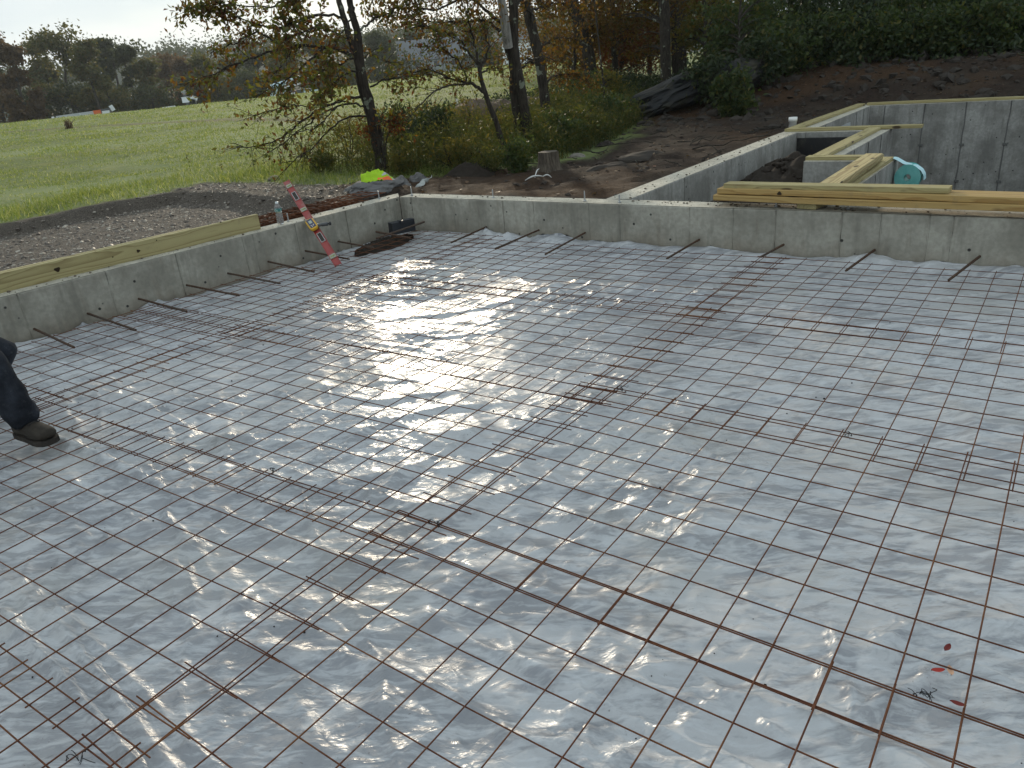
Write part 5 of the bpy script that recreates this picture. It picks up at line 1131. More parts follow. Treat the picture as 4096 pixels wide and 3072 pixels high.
# ================================================================== ground cover
def bilerp(A, x, y):
    i = np.clip(np.searchsorted(gx, x) - 1, 0, nx - 2); j = np.clip(np.searchsorted(gy, y) - 1, 0, ny - 2)
    fx = (x - gx[i]) / (gx[i + 1] - gx[i]); fy = (y - gy[j]) / (gy[j + 1] - gy[j])
    return (A[j, i] * (1 - fx) + A[j, i + 1] * fx) * (1 - fy) + (A[j + 1, i] * (1 - fx) + A[j + 1, i + 1] * fx) * fy
def up_blades(mb, X, Y, Z, H, W, r, lean=.45):
    n = len(X); C = np.stack([X, Y, Z], 1); a = np.stack([r.normal(0, lean, n), r.normal(0, lean, n), np.ones(n)], 1); a = unit(a)
    b = r.normal(size=(n, 3)); b[:, 2] = 0; b = unit(b); H = H[:, None]; W = W[:, None]; bend = unit(np.stack([r.normal(size=n), r.normal(size=n), np.zeros(n)], 1)) * H * .35
    m = C + a * H * .55; tip = C + a * H + bend - np.array([0, 0, .12]) * H
    V = np.stack([C - b * W * .5, C + b * W * .5, m + b * W * .4, tip, m - b * W * .4], 1).reshape(-1, 3)
    o = np.arange(n)[:, None] * 5; mb.add(V, np.concatenate([o + [0, 1, 2, 4]], 1)); mb.v.append(np.zeros((0, 3))); mb.f.append((o + [4, 2, 3]) + mb.n - 5 * n); mb.sm.append(False); mb.mi.append(0)
r = np.random.default_rng(31)
mb = MB(); n = 230000
az = np.radians(r.uniform(-74, -30, n)); D = 9.5 * (90 / 9.5) ** (r.uniform(0, 1, n) ** 1.25)
X, Y = np.sin(az) * D, np.cos(az) * D
dens = .35 + .65 * sstep(-.35, .35, fbm(X * 1.3, Y * 1.3, 3, 55) + .5 * fbm(X * .3, Y * .3, 2, 56))
keep = (bilerp(gr, X, Y) > .55) & (r.uniform(0, 1, n) < dens) & ~((X > -9.5) & (Y > 9))
tk = np.abs(Y - TRK[0] + TRK[2] * (X + TRK[1]) ** 2 + .5 * fbm(X * .4, Y * .4, 2, 59)); keep &= ~((X < -20) & (tk < .75) & (r.uniform(0, 1, n) < .85))
X, Y, D = X[keep], Y[keep], D[keep]; Z = bilerp(GZ, X, Y) - .01
sc_ = np.maximum(1, D / 14); H = r.uniform(.025, .075, len(X)) * (.8 + .7 * fbm(X * .8, Y * .8, 2, 57)) * sc_ ** .55 + .0; W = r.uniform(.006, .012, len(X)) * sc_
up_blades(mb, X, Y, Z, H, W, r)
tag(mb.build('grass', M['grass']), 'frosty green grass covering the sloping field', 'grass', kind='stuff')
# longer grass lip along the cut edge and under the maple
mb = MB(); n = 26000; X = r.uniform(-13.5, -7.2, n); Y = r.uniform(3.0, 9.6, n)
k_ = (bilerp(gr, X, Y) > .4) & (X < soil_line(Y) + .2) & (r.uniform(0, 1, n) < .3 + .7 * sstep(-.1, .4, fbm(X * .8, Y * .8, 3, 58)))
X, Y = X[k_], Y[k_]; up_blades(mb, X, Y, bilerp(GZ, X, Y) - .01, r.uniform(.08, .22, len(X)), r.uniform(.006, .011, len(X)), r, .55)
# weeds: upright stems with leaves
tag(mb.build('tall_grass', M['grass']), 'longer green grass along the edge of the gravel below the maple', 'grass', kind='stuff')
mb = MB(); n = 3400; Yw = r.uniform(8.2, 19, n); Xw = soil_line(Yw) - np.abs(r.normal(0, 1.8, n)) - .05
sel = np.ones(n, bool)
for x, y, s in zip(Xw, Yw, r.uniform(0, 1, n)):
    z = gz(x, y) - .02; h = (.22 + .5 * s) * (.6 + .4 * min(1, (soil_line(y) - x) / .8)); k = int(7 + 9 * s); t_ = r.uniform(.15, 1, k)[:, None]; ln = np.array([*r.normal(0, .16, 2), 0]) * h
    P0_ = np.array([x, y, z]); C = P0_ + ln * t_ ** 2 + np.array([0, 0, h]) * t_ + r.normal(0, .025, (k, 3)); mb.leaves(C, .07, .022, .3, .1, r)
    mb.tube([P0_, P0_ + ln * .25 + [0, 0, h * .5], P0_ + ln + [0, 0, h]], [.004, .003, .0015], 3, cap=False)
tag(mb.build('undergrowth', M['weed']), 'mixed olive green weeds growing between the bushes and trees', 'weeds', kind='stuff')
mb = MB(); n = 2600; Yw = r.uniform(12, 30, n); Xw = r.uniform(-16, -1, n); zz = np.array([gz(x, y) for x, y in zip(Xw, Yw)])
sel = ((Xw > -6.5) & (Yw > 17.8)) | ((Xw < soil_line(Yw) - .5) & (Yw > 15))
for x, y, z in zip(Xw[sel], Yw[sel], zz[sel]):
    k = 14; C = np.array([x, y, z + .18]) + r.normal(0, 1, (k, 3)) * [.2, .2, .14]; mb.leaves(C, .12, .065, .5, .1, r)
tag(mb.build('woodland_undergrowth', M['leaf_dark']), 'dark leafy ground cover under the woods', 'weeds', kind='stuff')

def pebbles(name, X, Y, S, mat, label, cat, zoff=0.0, flat=.6):
    V0, F0 = ICO[1]; n = len(X); rr = np.random.default_rng(len(X)); Z = bilerp(GZ, X, Y) + zoff
    sc = S[:, None] * np.stack([rr.uniform(.7, 1.3, n), rr.uniform(.6, 1.1, n), flat * rr.uniform(.6, 1.1, n)], 1); th = rr.uniform(0, 6.28, n)
    v = V0[None] * sc[:, None] * (1 + .25 * rr.normal(size=(n, len(V0), 1))); c, s_ = np.cos(th)[:, None], np.sin(th)[:, None]
    x = v[..., 0] * c - v[..., 1] * s_; y = v[..., 0] * s_ + v[..., 1] * c
    W3 = np.stack([x + X[:, None], y + Y[:, None], v[..., 2] + Z[:, None]], -1).reshape(-1, 3)
    mb = MB(); mb.add(W3, (F0[None] + (np.arange(n) * len(V0))[:, None, None]).reshape(-1, 3)); return tag(mb.build(name, mat), label, cat, kind='stuff')
pm = NT('gravel_stones'); g_ = pm.n('NewGeometry'); pm.bsdf(pm.ramp(g_.outputs['Random Per Island'], [(0., (.075, .06, .05)), (.6, (.17, .14, .115)), (.9, (.30, .26, .21)), (1., (.46, .42, .36))]), .6, .4)
n = 15000; X = r.uniform(-11.4, -6.3, n); Y = r.uniform(1.2, 7.6, n); k_ = bilerp(gravm, X, Y) > .35; X, Y = X[k_], Y[k_]
pebbles('gravel', X, Y, .006 + .012 * r.uniform(0, 1, len(X)) ** 2 + .03 * r.uniform(0, 1, len(X)) ** 14, pm.m, 'brown gravel spread outside the wall with the boards', 'gravel')
n = 5200; X = r.uniform(-11, 2, n); Y = r.uniform(6.3, 20, n); k_ = (X > soil_line(Y) - .1) & ~((X > -3.48) & (Y < 15.4)) & (r.uniform(0, 1, n) < .25 + .75 * sstep(-.1, .35, fbm(X * .9, Y * .9, 3, 66))); X, Y = X[k_], Y[k_]
pebbles('soil_clods', X, Y, .012 + .05 * r.uniform(0, 1, len(X)) ** 4, simple('clods', (.062, .050, .042), .95, .15, 0, .5, 5, .3, False), 'clods and small stones strewn over the bare soil', 'clods')
n = 1500; X = r.uniform(-8.5, 2, n); Y = r.uniform(13, 19.5, n); k_ = (X > soil_line(Y)) & ~((X > -3.48) & (Y < 15.4)) & (r.uniform(0, 1, n) < sstep(12.5, 16.5, Y - .15 * X)); X, Y = X[k_], Y[k_]
pebbles('bank_rubble', X, Y, .03 + .11 * r.uniform(0, 1, len(X)) ** 3, M['stone_bank'], 'broken stones and clods tumbled over the dark bank', 'rubble', flat=.8)
mb = MB()
for k in range(520):
    w_ = r.integers(0, 4)
    if w_ == 0: y = r.uniform(2, 6); x = xin(y) - r.uniform(.02, .2)
    elif w_ == 1: x = r.uniform(-5.8, .5); y = 5.95 + .22 * r.random() ** .6
    elif w_ == 2: x = r.uniform(-3.45, -3.24); y = r.uniform(6.2, 11.1)
    else: x = r.uniform(-2.9, -1.2); y = 5.97 + .24 * r.random()
    q_ = .0025 + .010 * r.random() ** 4; mb.ico((x, y, ZT + .004 + q_ * .4), q_ * np.array([1.3, 1, .7]), k, 1, .4)
tag(mb.build('mortar_crumbs', simple('crumb', (.16, .13, .10), .95, .15, 0, .4, 30, .3, False)), 'crumbs of dirt and mortar lying on the wall tops', 'crumbs', kind='stuff')
n = 900; X = r.uniform(-3.2, -1.75, n); Y = r.uniform(6.3, 11, n); k_ = ~((X > -2.4) & (Y > 8.4)) ; X, Y = X[k_], Y[k_]
pebbles('rubble', X, Y, .012 + .045 * r.uniform(0, 1, len(X)) ** 3, simple('rubble_bits', (.075, .062, .052), .95, .15, 0, .5, 5, .3, False), 'dark rubble and clods inside the spur wall', 'rubble')
mb = MB(); n = 6500; X = r.uniform(-11, 2, n); Y = r.uniform(6.3, 22, n); k_ = (X > soil_line(Y) - 1.0) & ~((X > -3.5) & (Y < 15.4)) & (r.uniform(0, 1, n) < .25 + .75 * sstep(12, 16.5, Y + .3 * X)); X, Y = X[k_], Y[k_]
mb.leaves(np.stack([X, Y, bilerp(GZ, X, Y) + .012], 1), .075, .05, .9, .12, r); Vv = mb.v[0]; c_ = np.repeat(Vv.reshape(-1, 4, 3).mean(1), 4, 0); Vv[:, 2] = c_[:, 2] + (Vv[:, 2] - c_[:, 2]) * .35
tag(mb.build('dead_leaves', M['litter']), 'brown dead leaves scattered over the bare soil and bank', 'dead leaves', kind='stuff')
mb = MB()
for k in range(70):
    y = r.uniform(9, 19); x = r.uniform(max(-9, float(soil_line(y))), -3.8 if y < 15.5 else 0); z = gz(x, y) + .02; th = r.uniform(0, 3.14); L = r.uniform(.2, .9)
    P = np.array([[x, y, z]]) + np.linspace(0, 1, 5)[:, None] * np.array([[L * math.cos(th), L * math.sin(th), r.uniform(-.02, .1)]]) + r.normal(0, .02, (5, 3)); mb.tube(P, np.linspace(.010, .004, 5), 4)
tag(mb.build('twig_litter', M['bark_far']), 'broken twigs and roots lying on the bare bank', 'twigs', kind='stuff')
# dirt specks on the plastic are in its material; a few loose crumbs
mb = MB(); n = 260
for k in range(n):
    x, y = r.uniform(-5, 1), r.uniform(-.3, 5); s = .0018 + .004 * r.random() ** 3; i, j = int((x + 6.02) / PST), int((y + .9) / PST)
    mb.ico((x, y, PZ[min(j, PZ.shape[0] - 1), min(i, PZ.shape[1] - 1)] + s * .4), s, k, 1, .3)
tag(mb.build('dirt_crumbs', M['soil']), 'tiny dark dirt crumbs scattered on the plastic', 'dirt', kind='stuff')
# small weed tuft out in the field
q = ground_at(275, 515); mb = MB(); n = 60; X = q[0] + r.normal(0, .12, n); Y = q[1] + r.normal(0, .12, n); up_blades(mb, X, Y, np.full(n, q[2] - .02), r.uniform(.3, .75, n), np.full(n, .05), r, .2)
tag(mb.build('weed_tuft', M['litter'], loc=q), 'lone brown weed tuft standing in the field below the crane truck', 'weed')
q = ground_at(1835, 468); mb = MB(); mb.lathe([(.17, 0), (.17, .02), (.12, .03), (.03, .52), (.0001, .53)], q - [0, 0, .02], 16); tag(mb.build('marker_cone', simple('faded_cone', (.55, .53, .44), .6, .3), loc=q), 'pale faded cone standing in the weeds left of the brown boulders', 'cone')
for k, (x, y, rr_, lab_) in enumerate([(1905, 425, (.75, .5, .5), 'large brown boulder behind the leaning tree'), (1960, 470, (.45, .35, .3), 'smaller dark boulder beside the large brown boulder'), (2118, 460, (.5, .4, .42), 'brown boulder seen just right of the twin trunk'), (2000, 440, (.6, .4, .35), 'brown boulder between the leaning tree and the twin trunk')]):
    q = atd(x, y, 19.5 + .5 * k); q[2] = gz(q[0], q[1]) + .15; stone('boulder', lab_, q, rr_, 90 + k, simple('brown_boulder_%s' % 'abcd'[k], (.14, .105, .08), .9, .2, 0, .45, 4, .5, False), k, .4, 'boulder', 3)

# ================================================================== vehicles and houses across the field
white = simple('white_paint', (.74, .76, .78), .35, .5, 0, .08, 3, .02); cyanw = simple('pale_blue_paint', (.50, .64, .68), .3, .5, 0, .1, 3, .02); orange = simple('orange_panel', (.70, .14, .04), .45, .4); blk = simple('black_rubber', (.02, .02, .022), .7, .3); glass = simple('dark_glass', (.03, .04, .05), .08, .7); dgrey = simple('dark_steel', (.08, .085, .09), .5, .4); alum = simple('aluminium', (.5, .52, .54), .35, .5, .4)
class Local:
    """frame standing across the line of sight: u to the photo's right, v away, w up"""
    def __init__(s, x, y, D):
        s.o = atd(x, y, D); f_ = np.array([cf_[0], cf_[1], 0]); d_ = np.array([s.o[0], s.o[1], 0]); s.v = d_ / np.linalg.norm(d_); s.u = np.array([s.v[1], -s.v[0], 0]); s.w = np.array([0, 0, 1.])
        s.R = np.stack([s.u, s.v, s.w], 1)
    def p(s, a, b, c): return s.o + s.R @ np.array([a, b, c], float)
    def box(s, mb, a0, a1, b0, b1, c0, c1, tilt=0):
        Rt = s.R if not tilt else s.R @ np.array([[math.cos(tilt), 0, -math.sin(tilt)], [0, 1, 0], [math.sin(tilt), 0, math.cos(tilt)]])
        mb.box(s.p((a0 + a1) / 2, (b0 + b1) / 2, (c0 + c1) / 2), (a1 - a0, b1 - b0, c1 - c0), Rt)
    def wheel(s, par, a, b, c, r_):
        mb = MB(); ax = s.v; mb.tube([s.p(a, b - .14, c), s.p(a, b - .1, c), s.p(a, b + .1, c), s.p(a, b + .14, c)], [r_ * .9, r_, r_, r_ * .9], 20); w = mb.build('wheel', blk, par)
        mb = MB(); mb.tube([s.p(a, b - .16, c), s.p(a, b - .141, c)], [r_ * .5, r_ * .55], 16); mb.build('rim', alum, w)
# long crane truck: boom lying level
LC = Local(345, 470, 118); g0 = gz(LC.o[0], LC.o[1]) - LC.o[2]; tl_ = .04
t = thing('crane_truck', 'long white crane truck with orange end, boom lying level behind the field crest', 'truck', LC.p(0, 0, g0))
mb = MB(); LC.box(mb, -3.7, 1.6, -.3, .3, -.15, .45, tl_); LC.box(mb, -3.4, 1.2, -.22, .22, .46, .62, tl_); mb.build('boom', alum, t)
mb = MB(); LC.box(mb, -.62, -.55, -.33, .33, -.2, .62, tl_); LC.box(mb, -3.9, -3.6, -.36, .36, -.25, .5, tl_); mb.build('boom_strap', white, t)
mb = MB(); LC.box(mb, 1.0, 1.9, -.5, .5, -.1, .75, tl_); mb.build('orange_panel', orange, t)
mb = MB(); LC.box(mb, 1.9, 3.1, -.6, .6, -.2, .85, tl_); LC.box(mb, 3.11, 3.5, -.4, .4, .45, 1.15, .35); mb.build('turret', dgrey, t)
mb = MB(); LC.box(mb, 2.0, 2.9, -.62, -.601, .1, .6, tl_); LC.box(mb, 3.05, 3.55, -.45, -.41, .5, 1.2, .35); mb.build('turret_panel', white, t)
mb = MB(); LC.box(mb, -3.3, 3.3, -1.1, 1.1, g0 + .75, g0 + 1.05); mb.build('chassis', dgrey, t)
mb = MB(); LC.box(mb, -4.6, -3.35, -1.1, 1.1, g0 + .6, -.3); mb.build('cab', white, t)
for a_ in (-3.9, 1.6, 2.7): LC.wheel(t, a_, -1.1, g0 + .5, .5); LC.wheel(t, a_, 1.1, g0 + .5, .5)
# white van
LV = Local(678, 437, 112); g0 = gz(LV.o[0], LV.o[1]) - LV.o[2]
t = thing('pickup_cab', 'small white pickup, roof and windows showing over the field crest', 'pickup', LV.p(0, 0, g0))
mb = MB(); pr_ = [(-1.0, -.35), (-.95, .05), (-.8, .30), (.75, .36), (1.0, .0), (1.05, -.35)]
for b_ in (-.75, .75): mb.add([LV.p(a_, b_, c_) for a_, c_ in pr_], [[0, 1, 2, 3], [0, 3, 4, 5]] if b_ > 0 else [[3, 2, 1, 0], [5, 4, 3, 0]])
pp_ = [LV.p(a_, b_, c_) for b_ in (-.75, .75) for a_, c_ in pr_]; mb.add(pp_, [[i, i + 1, 7 + i, 6 + i] for i in range(5)])
LV.box(mb, -1.3, 2.6, -.85, .85, g0 + .45, -.351); mb.build('body', white, t)
mb = MB(); LV.box(mb, -.72, -.1, -.765, -.752, -.22, .22); LV.box(mb, .0, .62, -.765, -.752, -.22, .22); mb.build('side_window', glass, t)
for a_ in (-.8, 1.9): LV.wheel(t, a_, -.85, g0 + .36, .36); LV.wheel(t, a_, .85, g0 + .36, .36)
# pale boom truck
LB_ = Local(1130, 362, 108); g0 = gz(LB_.o[0], LB_.o[1]) - LB_.o[2]
t = thing('boom_truck', 'pale blue boom truck with a long tube boom, seen through the maple branches', 'truck', LB_.p(0, 0, g0)); k = 108 * .95 / FPX
mb = MB(); mb.tube([LB_.p(-1.7, -.2, .48), LB_.p(1.2, -.2, 1.05), LB_.p(4.3, -.2, 1.6)], [.30, .28, .24], 14); mb.build('boom', cyanw, t)
mb = MB(); LB_.box(mb, .3, 2.6, -.5, .1, .42, .60, .17); mb.build('boom_arm', white, t)
mb = MB(); LB_.box(mb, -2.0, -.6, -1., 1., -.75, .28); LB_.box(mb, -1.8, -.7, -.95, .95, .281, .42); mb.build('cab', cyanw, t)
mb = MB(); LB_.box(mb, -1.8, -.9, -1.02, -1.001, -.15, .22); mb.build('window', glass, t)
mb = MB(); LB_.box(mb, -.59, 4.6, -1., 1., -.85, -.3); LB_.box(mb, .2, 4.2, -1.02, .98, -.299, -.05); mb.build('flatbed', dgrey, t)
mb = MB(); LB_.box(mb, .0, 1.0, -1.06, -1.021, -.5, .0); LB_.box(mb, 2.6, 4.4, -1.06, -1.021, -.75, -.25); mb.build('tool_locker', cyanw, t)
for a_ in (1.05, 1.38):
    mb = MB(); mb.tube([LB_.p(a_, -1.12, -.45), LB_.p(a_, -1.07, -.45)], [.13, .15], 14); mb.build('work_light', white, t)
for a_ in (-1.3, 2.2, 3.3): LB_.wheel(t, a_, -1., g0 + .5, .5); LB_.wheel(t, a_, 1., g0 + .5, .5)
# bucket lift
LL = Local(762, 412, 114); g0 = gz(LL.o[0], LL.o[1]) - LL.o[2]
t = thing('bucket_lift', 'white bucket lift machine with hoses standing on the field crest', 'lift', LL.p(0, 0, g0))
mb = MB(); LL.box(mb, -.95, -.1, -.4, .4, .1, .75); LL.box(mb, -1.0, -.05, -.45, .45, .751, .80); mb.build('bucket', white, t)
mb = MB(); mb.tube([LL.p(-.3, 0, .2), LL.p(.3, 0, .75), LL.p(.75, 0, .4), LL.p(.5, 0, -.9)], [.14, .16, .16, .2], 8); LL.box(mb, .2, 1.0, -.3, .3, .35, .8, -.4); mb.build('arm', white, t)
mb = MB(); LL.box(mb, -.9, .9, -.7, .7, g0 + .3, -.4); LL.box(mb, -.6, -.2, -.5, -.2, -.399, .09); mb.build('base_unit', dgrey, t)
mb = MB(); 
for j in range(4): mb.tube([LL.p(.2 + .15 * j, -.35, .5), LL.p(.3 + .1 * j, -.5, .0), LL.p(.1 + .2 * j, -.4, -.5)], .035, 5)
mb.build('hose', blk, t)
for a_ in (-.6, .6): LL.wheel(t, a_, -.75, g0 + .4, .4)

# small standing people far off
def skin_obj(name, J, E, Rr, mat, parent=None, loc=None, root=0, sub=2, disp=None):
    me = bpy.data.meshes.new(name); off = np.array(parent['_o']) if parent is not None else np.array(loc)
    me.from_pydata([tuple(np.array(j) - off) for j in J], E, []); o = bpy.data.objects.new(name, me); COL.objects.link(o)
    if parent is not None: o.parent = parent
    else: o.location = off
    o['_o'] = [float(x) for x in off]
    sk = o.modifiers.new('Skin', 'SKIN'); sk.use_smooth_shade = True
    for i, rr_ in enumerate(Rr):
        d_ = me.skin_vertices[0].data[i]; d_.radius = (rr_, rr_) if not hasattr(rr_, '__len__') else rr_; d_.use_root = (i == root)
    ss_ = o.modifiers.new('Subsurf', 'SUBSURF'); ss_.levels = sub; ss_.render_levels = sub
    if disp:
        tx = bpy.data.textures.new(name + '_folds', 'CLOUDS'); tx.noise_scale = disp[1]; dm = o.modifiers.new('Folds', 'DISPLACE'); dm.texture = tx; dm.strength = disp[0]; dm.mid_level = .5
    me.materials.append(mat); return o
skin = simple('skin', (.42, .26, .19), .5, .4, 0, .1, 20, .05)
def far_person(L, a_, base, label, shirt, hat, seed):
    """upper body of a standing worker; base = w of the feet"""
    p = lambda u, v, w: L.p(a_ + u, v, base + w)
    t = thing('person', label, 'person', p(0, 0, 0), 'workers across the field')
    J = [p(0, 0, .95), p(0, 0, 1.2), p(0, 0, 1.45), p(0, -.01, 1.55), p(0, -.02, 1.66), p(0, -.02, 1.76), p(-.2, 0, 1.42), p(-.27, -.08, 1.15), p(-.15, -.28, 1.02), p(.2, 0, 1.42), p(.28, -.08, 1.15), p(.18, -.28, 1.05), p(-.1, 0, .9), p(-.11, 0, .48), p(-.11, .02, .08), p(.1, 0, .9), p(.11, 0, .48), p(.11, .02, .08)]
    E = [(0, 1), (1, 2), (2, 3), (3, 4), (4, 5), (2, 6), (6, 7), (7, 8), (2, 9), (9, 10), (10, 11), (0, 12), (12, 13), (13, 14), (0, 15), (15, 16), (16, 17)]
    body = skin_obj('person_body', J, E, [.13, .12, .14, .055, .09, .075, .06, .045, .035, .06, .045, .035, .08, .06, .05, .08, .06, .05], skin, t)
    skin_obj('shirt', [p(0, 0, .9), p(0, 0, 1.2), p(0, 0, 1.44), p(-.2, 0, 1.42), p(-.28, -.08, 1.14), p(.2, 0, 1.42), p(.29, -.08, 1.14)], [(0, 1), (1, 2), (2, 3), (3, 4), (2, 5), (5, 6)], [.17, .16, .17, .09, .07, .09, .07], shirt, t)
    skin_obj('trousers', [p(0, 0, .95), p(-.1, 0, .86), p(-.11, 0, .48), p(-.11, .02, .1), p(.1, 0, .86), p(.11, 0, .48), p(.11, .02, .1)], [(0, 1), (1, 2), (2, 3), (0, 4), (4, 5), (5, 6)], [.16, .11, .085, .08, .11, .085, .08], dgrey, t)
    mb = MB(); mb.lathe([(.15, 1.72), (.152, 1.735), (.115, 1.74), (.11, 1.80), (.07, 1.85), (.0001, 1.865)], p(0, -.02, 0), 16); mb.build('hard_hat', hat, t)
    return t
far_person(LL, -.5, .15 - .0, 'worker in a pale hat and grey shirt standing in the white bucket', simple('grey_shirt', (.30, .33, .32), .8, .2), simple('white_hat', (.72, .70, .62), .4, .4), 1)
LP = Local(700, 424, 113); far_person(LP, -.30, gz(LP.o[0], LP.o[1]) - LP.o[2] + .35, 'worker in a red hat and pale vest beside the white pickup', simple('pinkish_vest', (.52, .30, .24), .8, .2), simple('red_hat', (.55, .05, .04), .4, .4), 2)

# houses
def house(name, label, L, hw, dp, eave, ridge_, base, wallm, roofm, gable_front, extras=()):
    t = thing(name, label, 'house', L.p(0, 0, base)); mb = MB()
    c = [L.p(a_, b_, z_) for z_ in (base, eave) for a_, b_ in ((-hw, 0), (hw, 0), (hw, dp), (-hw, dp))]
    mb.add(c, [[0, 1, 5, 4], [1, 2, 6, 5], [2, 3, 7, 6], [3, 0, 4, 7]])
    if gable_front: mb.add([L.p(-hw, 0, eave), L.p(hw, 0, eave), L.p(0, 0, ridge_), L.p(-hw, dp, eave), L.p(hw, dp, eave), L.p(0, dp, ridge_)], [[0, 1, 2], [4, 3, 5]])
    else: mb.add([L.p(-hw, 0, eave), L.p(-hw, dp, eave), L.p(-hw, dp / 2, ridge_), L.p(hw, 0, eave), L.p(hw, dp, eave), L.p(hw, dp / 2, ridge_)], [[1, 0, 2], [3, 4, 5]])
    mb.build('wall', wallm, t); mb = MB(); o_ = .35
    if gable_front:
        for s_ in (-1, 1):
            A_ = [L.p(s_ * (hw + o_), -o_, eave - .2), L.p(0, -o_, ridge_ + .08), L.p(0, dp + o_, ridge_ + .08), L.p(s_ * (hw + o_), dp + o_, eave - .2)]; B_ = [q_ + [0, 0, .15] for q_ in A_]; mb.add(A_ + B_, [[0, 1, 2, 3], [7, 6, 5, 4], [0, 4, 5, 1], [3, 2, 6, 7], [0, 3, 7, 4]])
    else:
        for b0_, s_ in ((-o_, 1), (dp + o_, -1)):
            A_ = [L.p(-hw - o_, b0_, eave - .2), L.p(hw + o_, b0_, eave - .2), L.p(hw + o_, dp / 2, ridge_ + .08), L.p(-hw - o_, dp / 2, ridge_ + .08)]; B_ = [q_ + [0, 0, .15] for q_ in A_]; mb.add(A_ + B_, [[0, 1, 2, 3], [7, 6, 5, 4], [0, 4, 5, 1], [1, 5, 6, 2], [0, 3, 7, 4]])
    mb.build('roof', roofm, t)
    for (a0, a1, c0, c1) in extras:
        mb = MB(); L.box(mb, a0 - .08, a1 + .08, -.05, -.005, c0 - .08, c1 + .08); w_ = mb.build('window', white, t); mb = MB(); L.box(mb, a0, a1, -.07, -.051, c0, c1); mb.build('pane', glass, w_)
    return t, L
shing = simple('grey_shingle', (.17, .18, .19), .85, .2, 0, .3, 6, .3); vinyl = simple('white_siding', (.70, .74, .78), .5, .3, 0, .06, 3, .05); gsid = simple('grey_siding', (.30, .33, .34), .6, .3, 0, .1, 3, .05)
H1 = Local(1760, 265, 135); house('grey_house', 'grey roofed house with a small white gable, half hidden by maple leaves', H1, 6.5, 8, 1.3, 4.2, gz(H1.o[0], H1.o[1]) - H1.o[2] - .3, gsid, shing, False, [(-4, -3, 0, .9), (-1, 0, 0, .9), (2, 3, 0, .9)])
H2 = Local(1862, 205, 131); mb = MB(); 
mb.add([H2.p(-.75, 0, -.6), H2.p(.75, 0, -.6), H2.p(0, 0, 1.1), H2.p(-.75, 4, -.6), H2.p(.75, 4, -.6), H2.p(0, 4, 1.1)], [[0, 1, 2], [4, 3, 5], [0, 2, 5, 3], [1, 4, 5, 2], [0, 3, 4, 1]])
gp = [o for o in bpy.data.objects if o.name == 'grey_house'][0]; mb.build('gable', vinyl, gp)
H3 = Local(2078, 232, 128); house('white_barn', 'white walled barn glimpsed between the two dark trunks', H3, 2.6, 8, 2.7, 4.2, gz(H3.o[0], H3.o[1]) - H3.o[2] - .3, vinyl, shing, False, [(-1.9, -1.2, .3, 1.3), (1.3, 1.9, .3, 1.3)])

# ================================================================== the worker at the left edge
bt = atz(110, 1765, .0); rt = unit(np.array([cr_[0], cr_[1], 0])); fw = unit(np.array([cf_[0], cf_[1], 0]))
def wp(x, y, dd=0.0):
    """photo point on the upright plane through the boot, dd metres further away"""
    d_ = ray(x, y); q_ = bt + fw * dd; return CAM + d_ * ((q_ - CAM) @ fw) / (d_ @ fw)
ank = wp(98, 1672, .03); knee = wp(-62, 1436, .0); knee2 = wp(22, 1398, .30); hipR = wp(-395, 1400, .10); hipL = wp(-385, 1385, .32); pel = (hipR + hipL) / 2 + [0, 0, .03]
ank2 = wp(-150, 1665, .34); ank2[2] = .11
sh = wp(-260, 1000, .12); chest = wp(-300, 1120, .18); neck = wp(-215, 960, .14); head = wp(-160, 890, .12); crown_ = wp(-125, 830, .12)
shR = wp(-240, 1030, -.06); shL = wp(-255, 1015, .32); elR = wp(-190, 1250, -.12); elL = wp(-200, 1230, .36); haR = wp(-110, 1450, -.10); haL = wp(-120, 1440, .30)
toe_d = unit(rt * .86 - fw * .5)
t = thing('person', 'worker in dark jeans and brown boots crouching at the left edge, only legs visible', 'person', (bt[0], bt[1], 0))
J = [pel, chest, sh, neck, head, crown_, hipR, knee, ank, ank + toe_d * .12 + np.array([0, 0, -.07]), hipL, knee2, ank2, ank2 + toe_d * .12 + np.array([0, 0, -.06]), shR, elR, haR, shL, elL, haL]
E = [(0, 1), (1, 2), (2, 3), (3, 4), (4, 5), (0, 6), (6, 7), (7, 8), (8, 9), (0, 10), (10, 11), (11, 12), (12, 13), (2, 14), (14, 15), (15, 16), (2, 17), (17, 18), (18, 19)]
skin_obj('person_body', J, E, [.14, .15, .13, .055, .095, .07, .085, .055, .026, .02, .085, .055, .026, .02, .06, .042, .03, .06, .042, .03], skin, t)
den = NT('dark_denim'); pd = den.pos(); wv = den.noise(den.pos((1, 1, 1)), 220, 2)
cd = den.mix(den.ramp(den.noise(pd, 6, 4, .6), [(.4, 0.), (.7, 1.)]), (.013, .015, .020), (.042, .048, .062)); cd = den.mix(den.ramp(den.noise(pd, 30, 4, .7), [(.6, 0.), (.75, .5)]), cd, (.09, .095, .10))
den.bsdf(cd, .9, .15, 0, den.bump(den.math('ADD', den.math('MULTIPLY', den.noise(pd, 22, 4, .6, .8), 1.0), den.math('MULTIPLY', wv, .15)), .8, .010)); den = den.m
lerp = lambda a_, b_, f_: a_ + (b_ - a_) * f_
Jj = [pel, hipR, lerp(hipR, knee, .5), knee + [0, 0, .01], lerp(knee, ank, .35), lerp(knee, ank, .68), lerp(knee, ank, .84), lerp(knee, ank, .95), lerp(knee, ank, 1.14), hipL, lerp(hipL, knee2, .5), knee2, lerp(knee2, ank2, .4), lerp(knee2, ank2, .8), ank2]
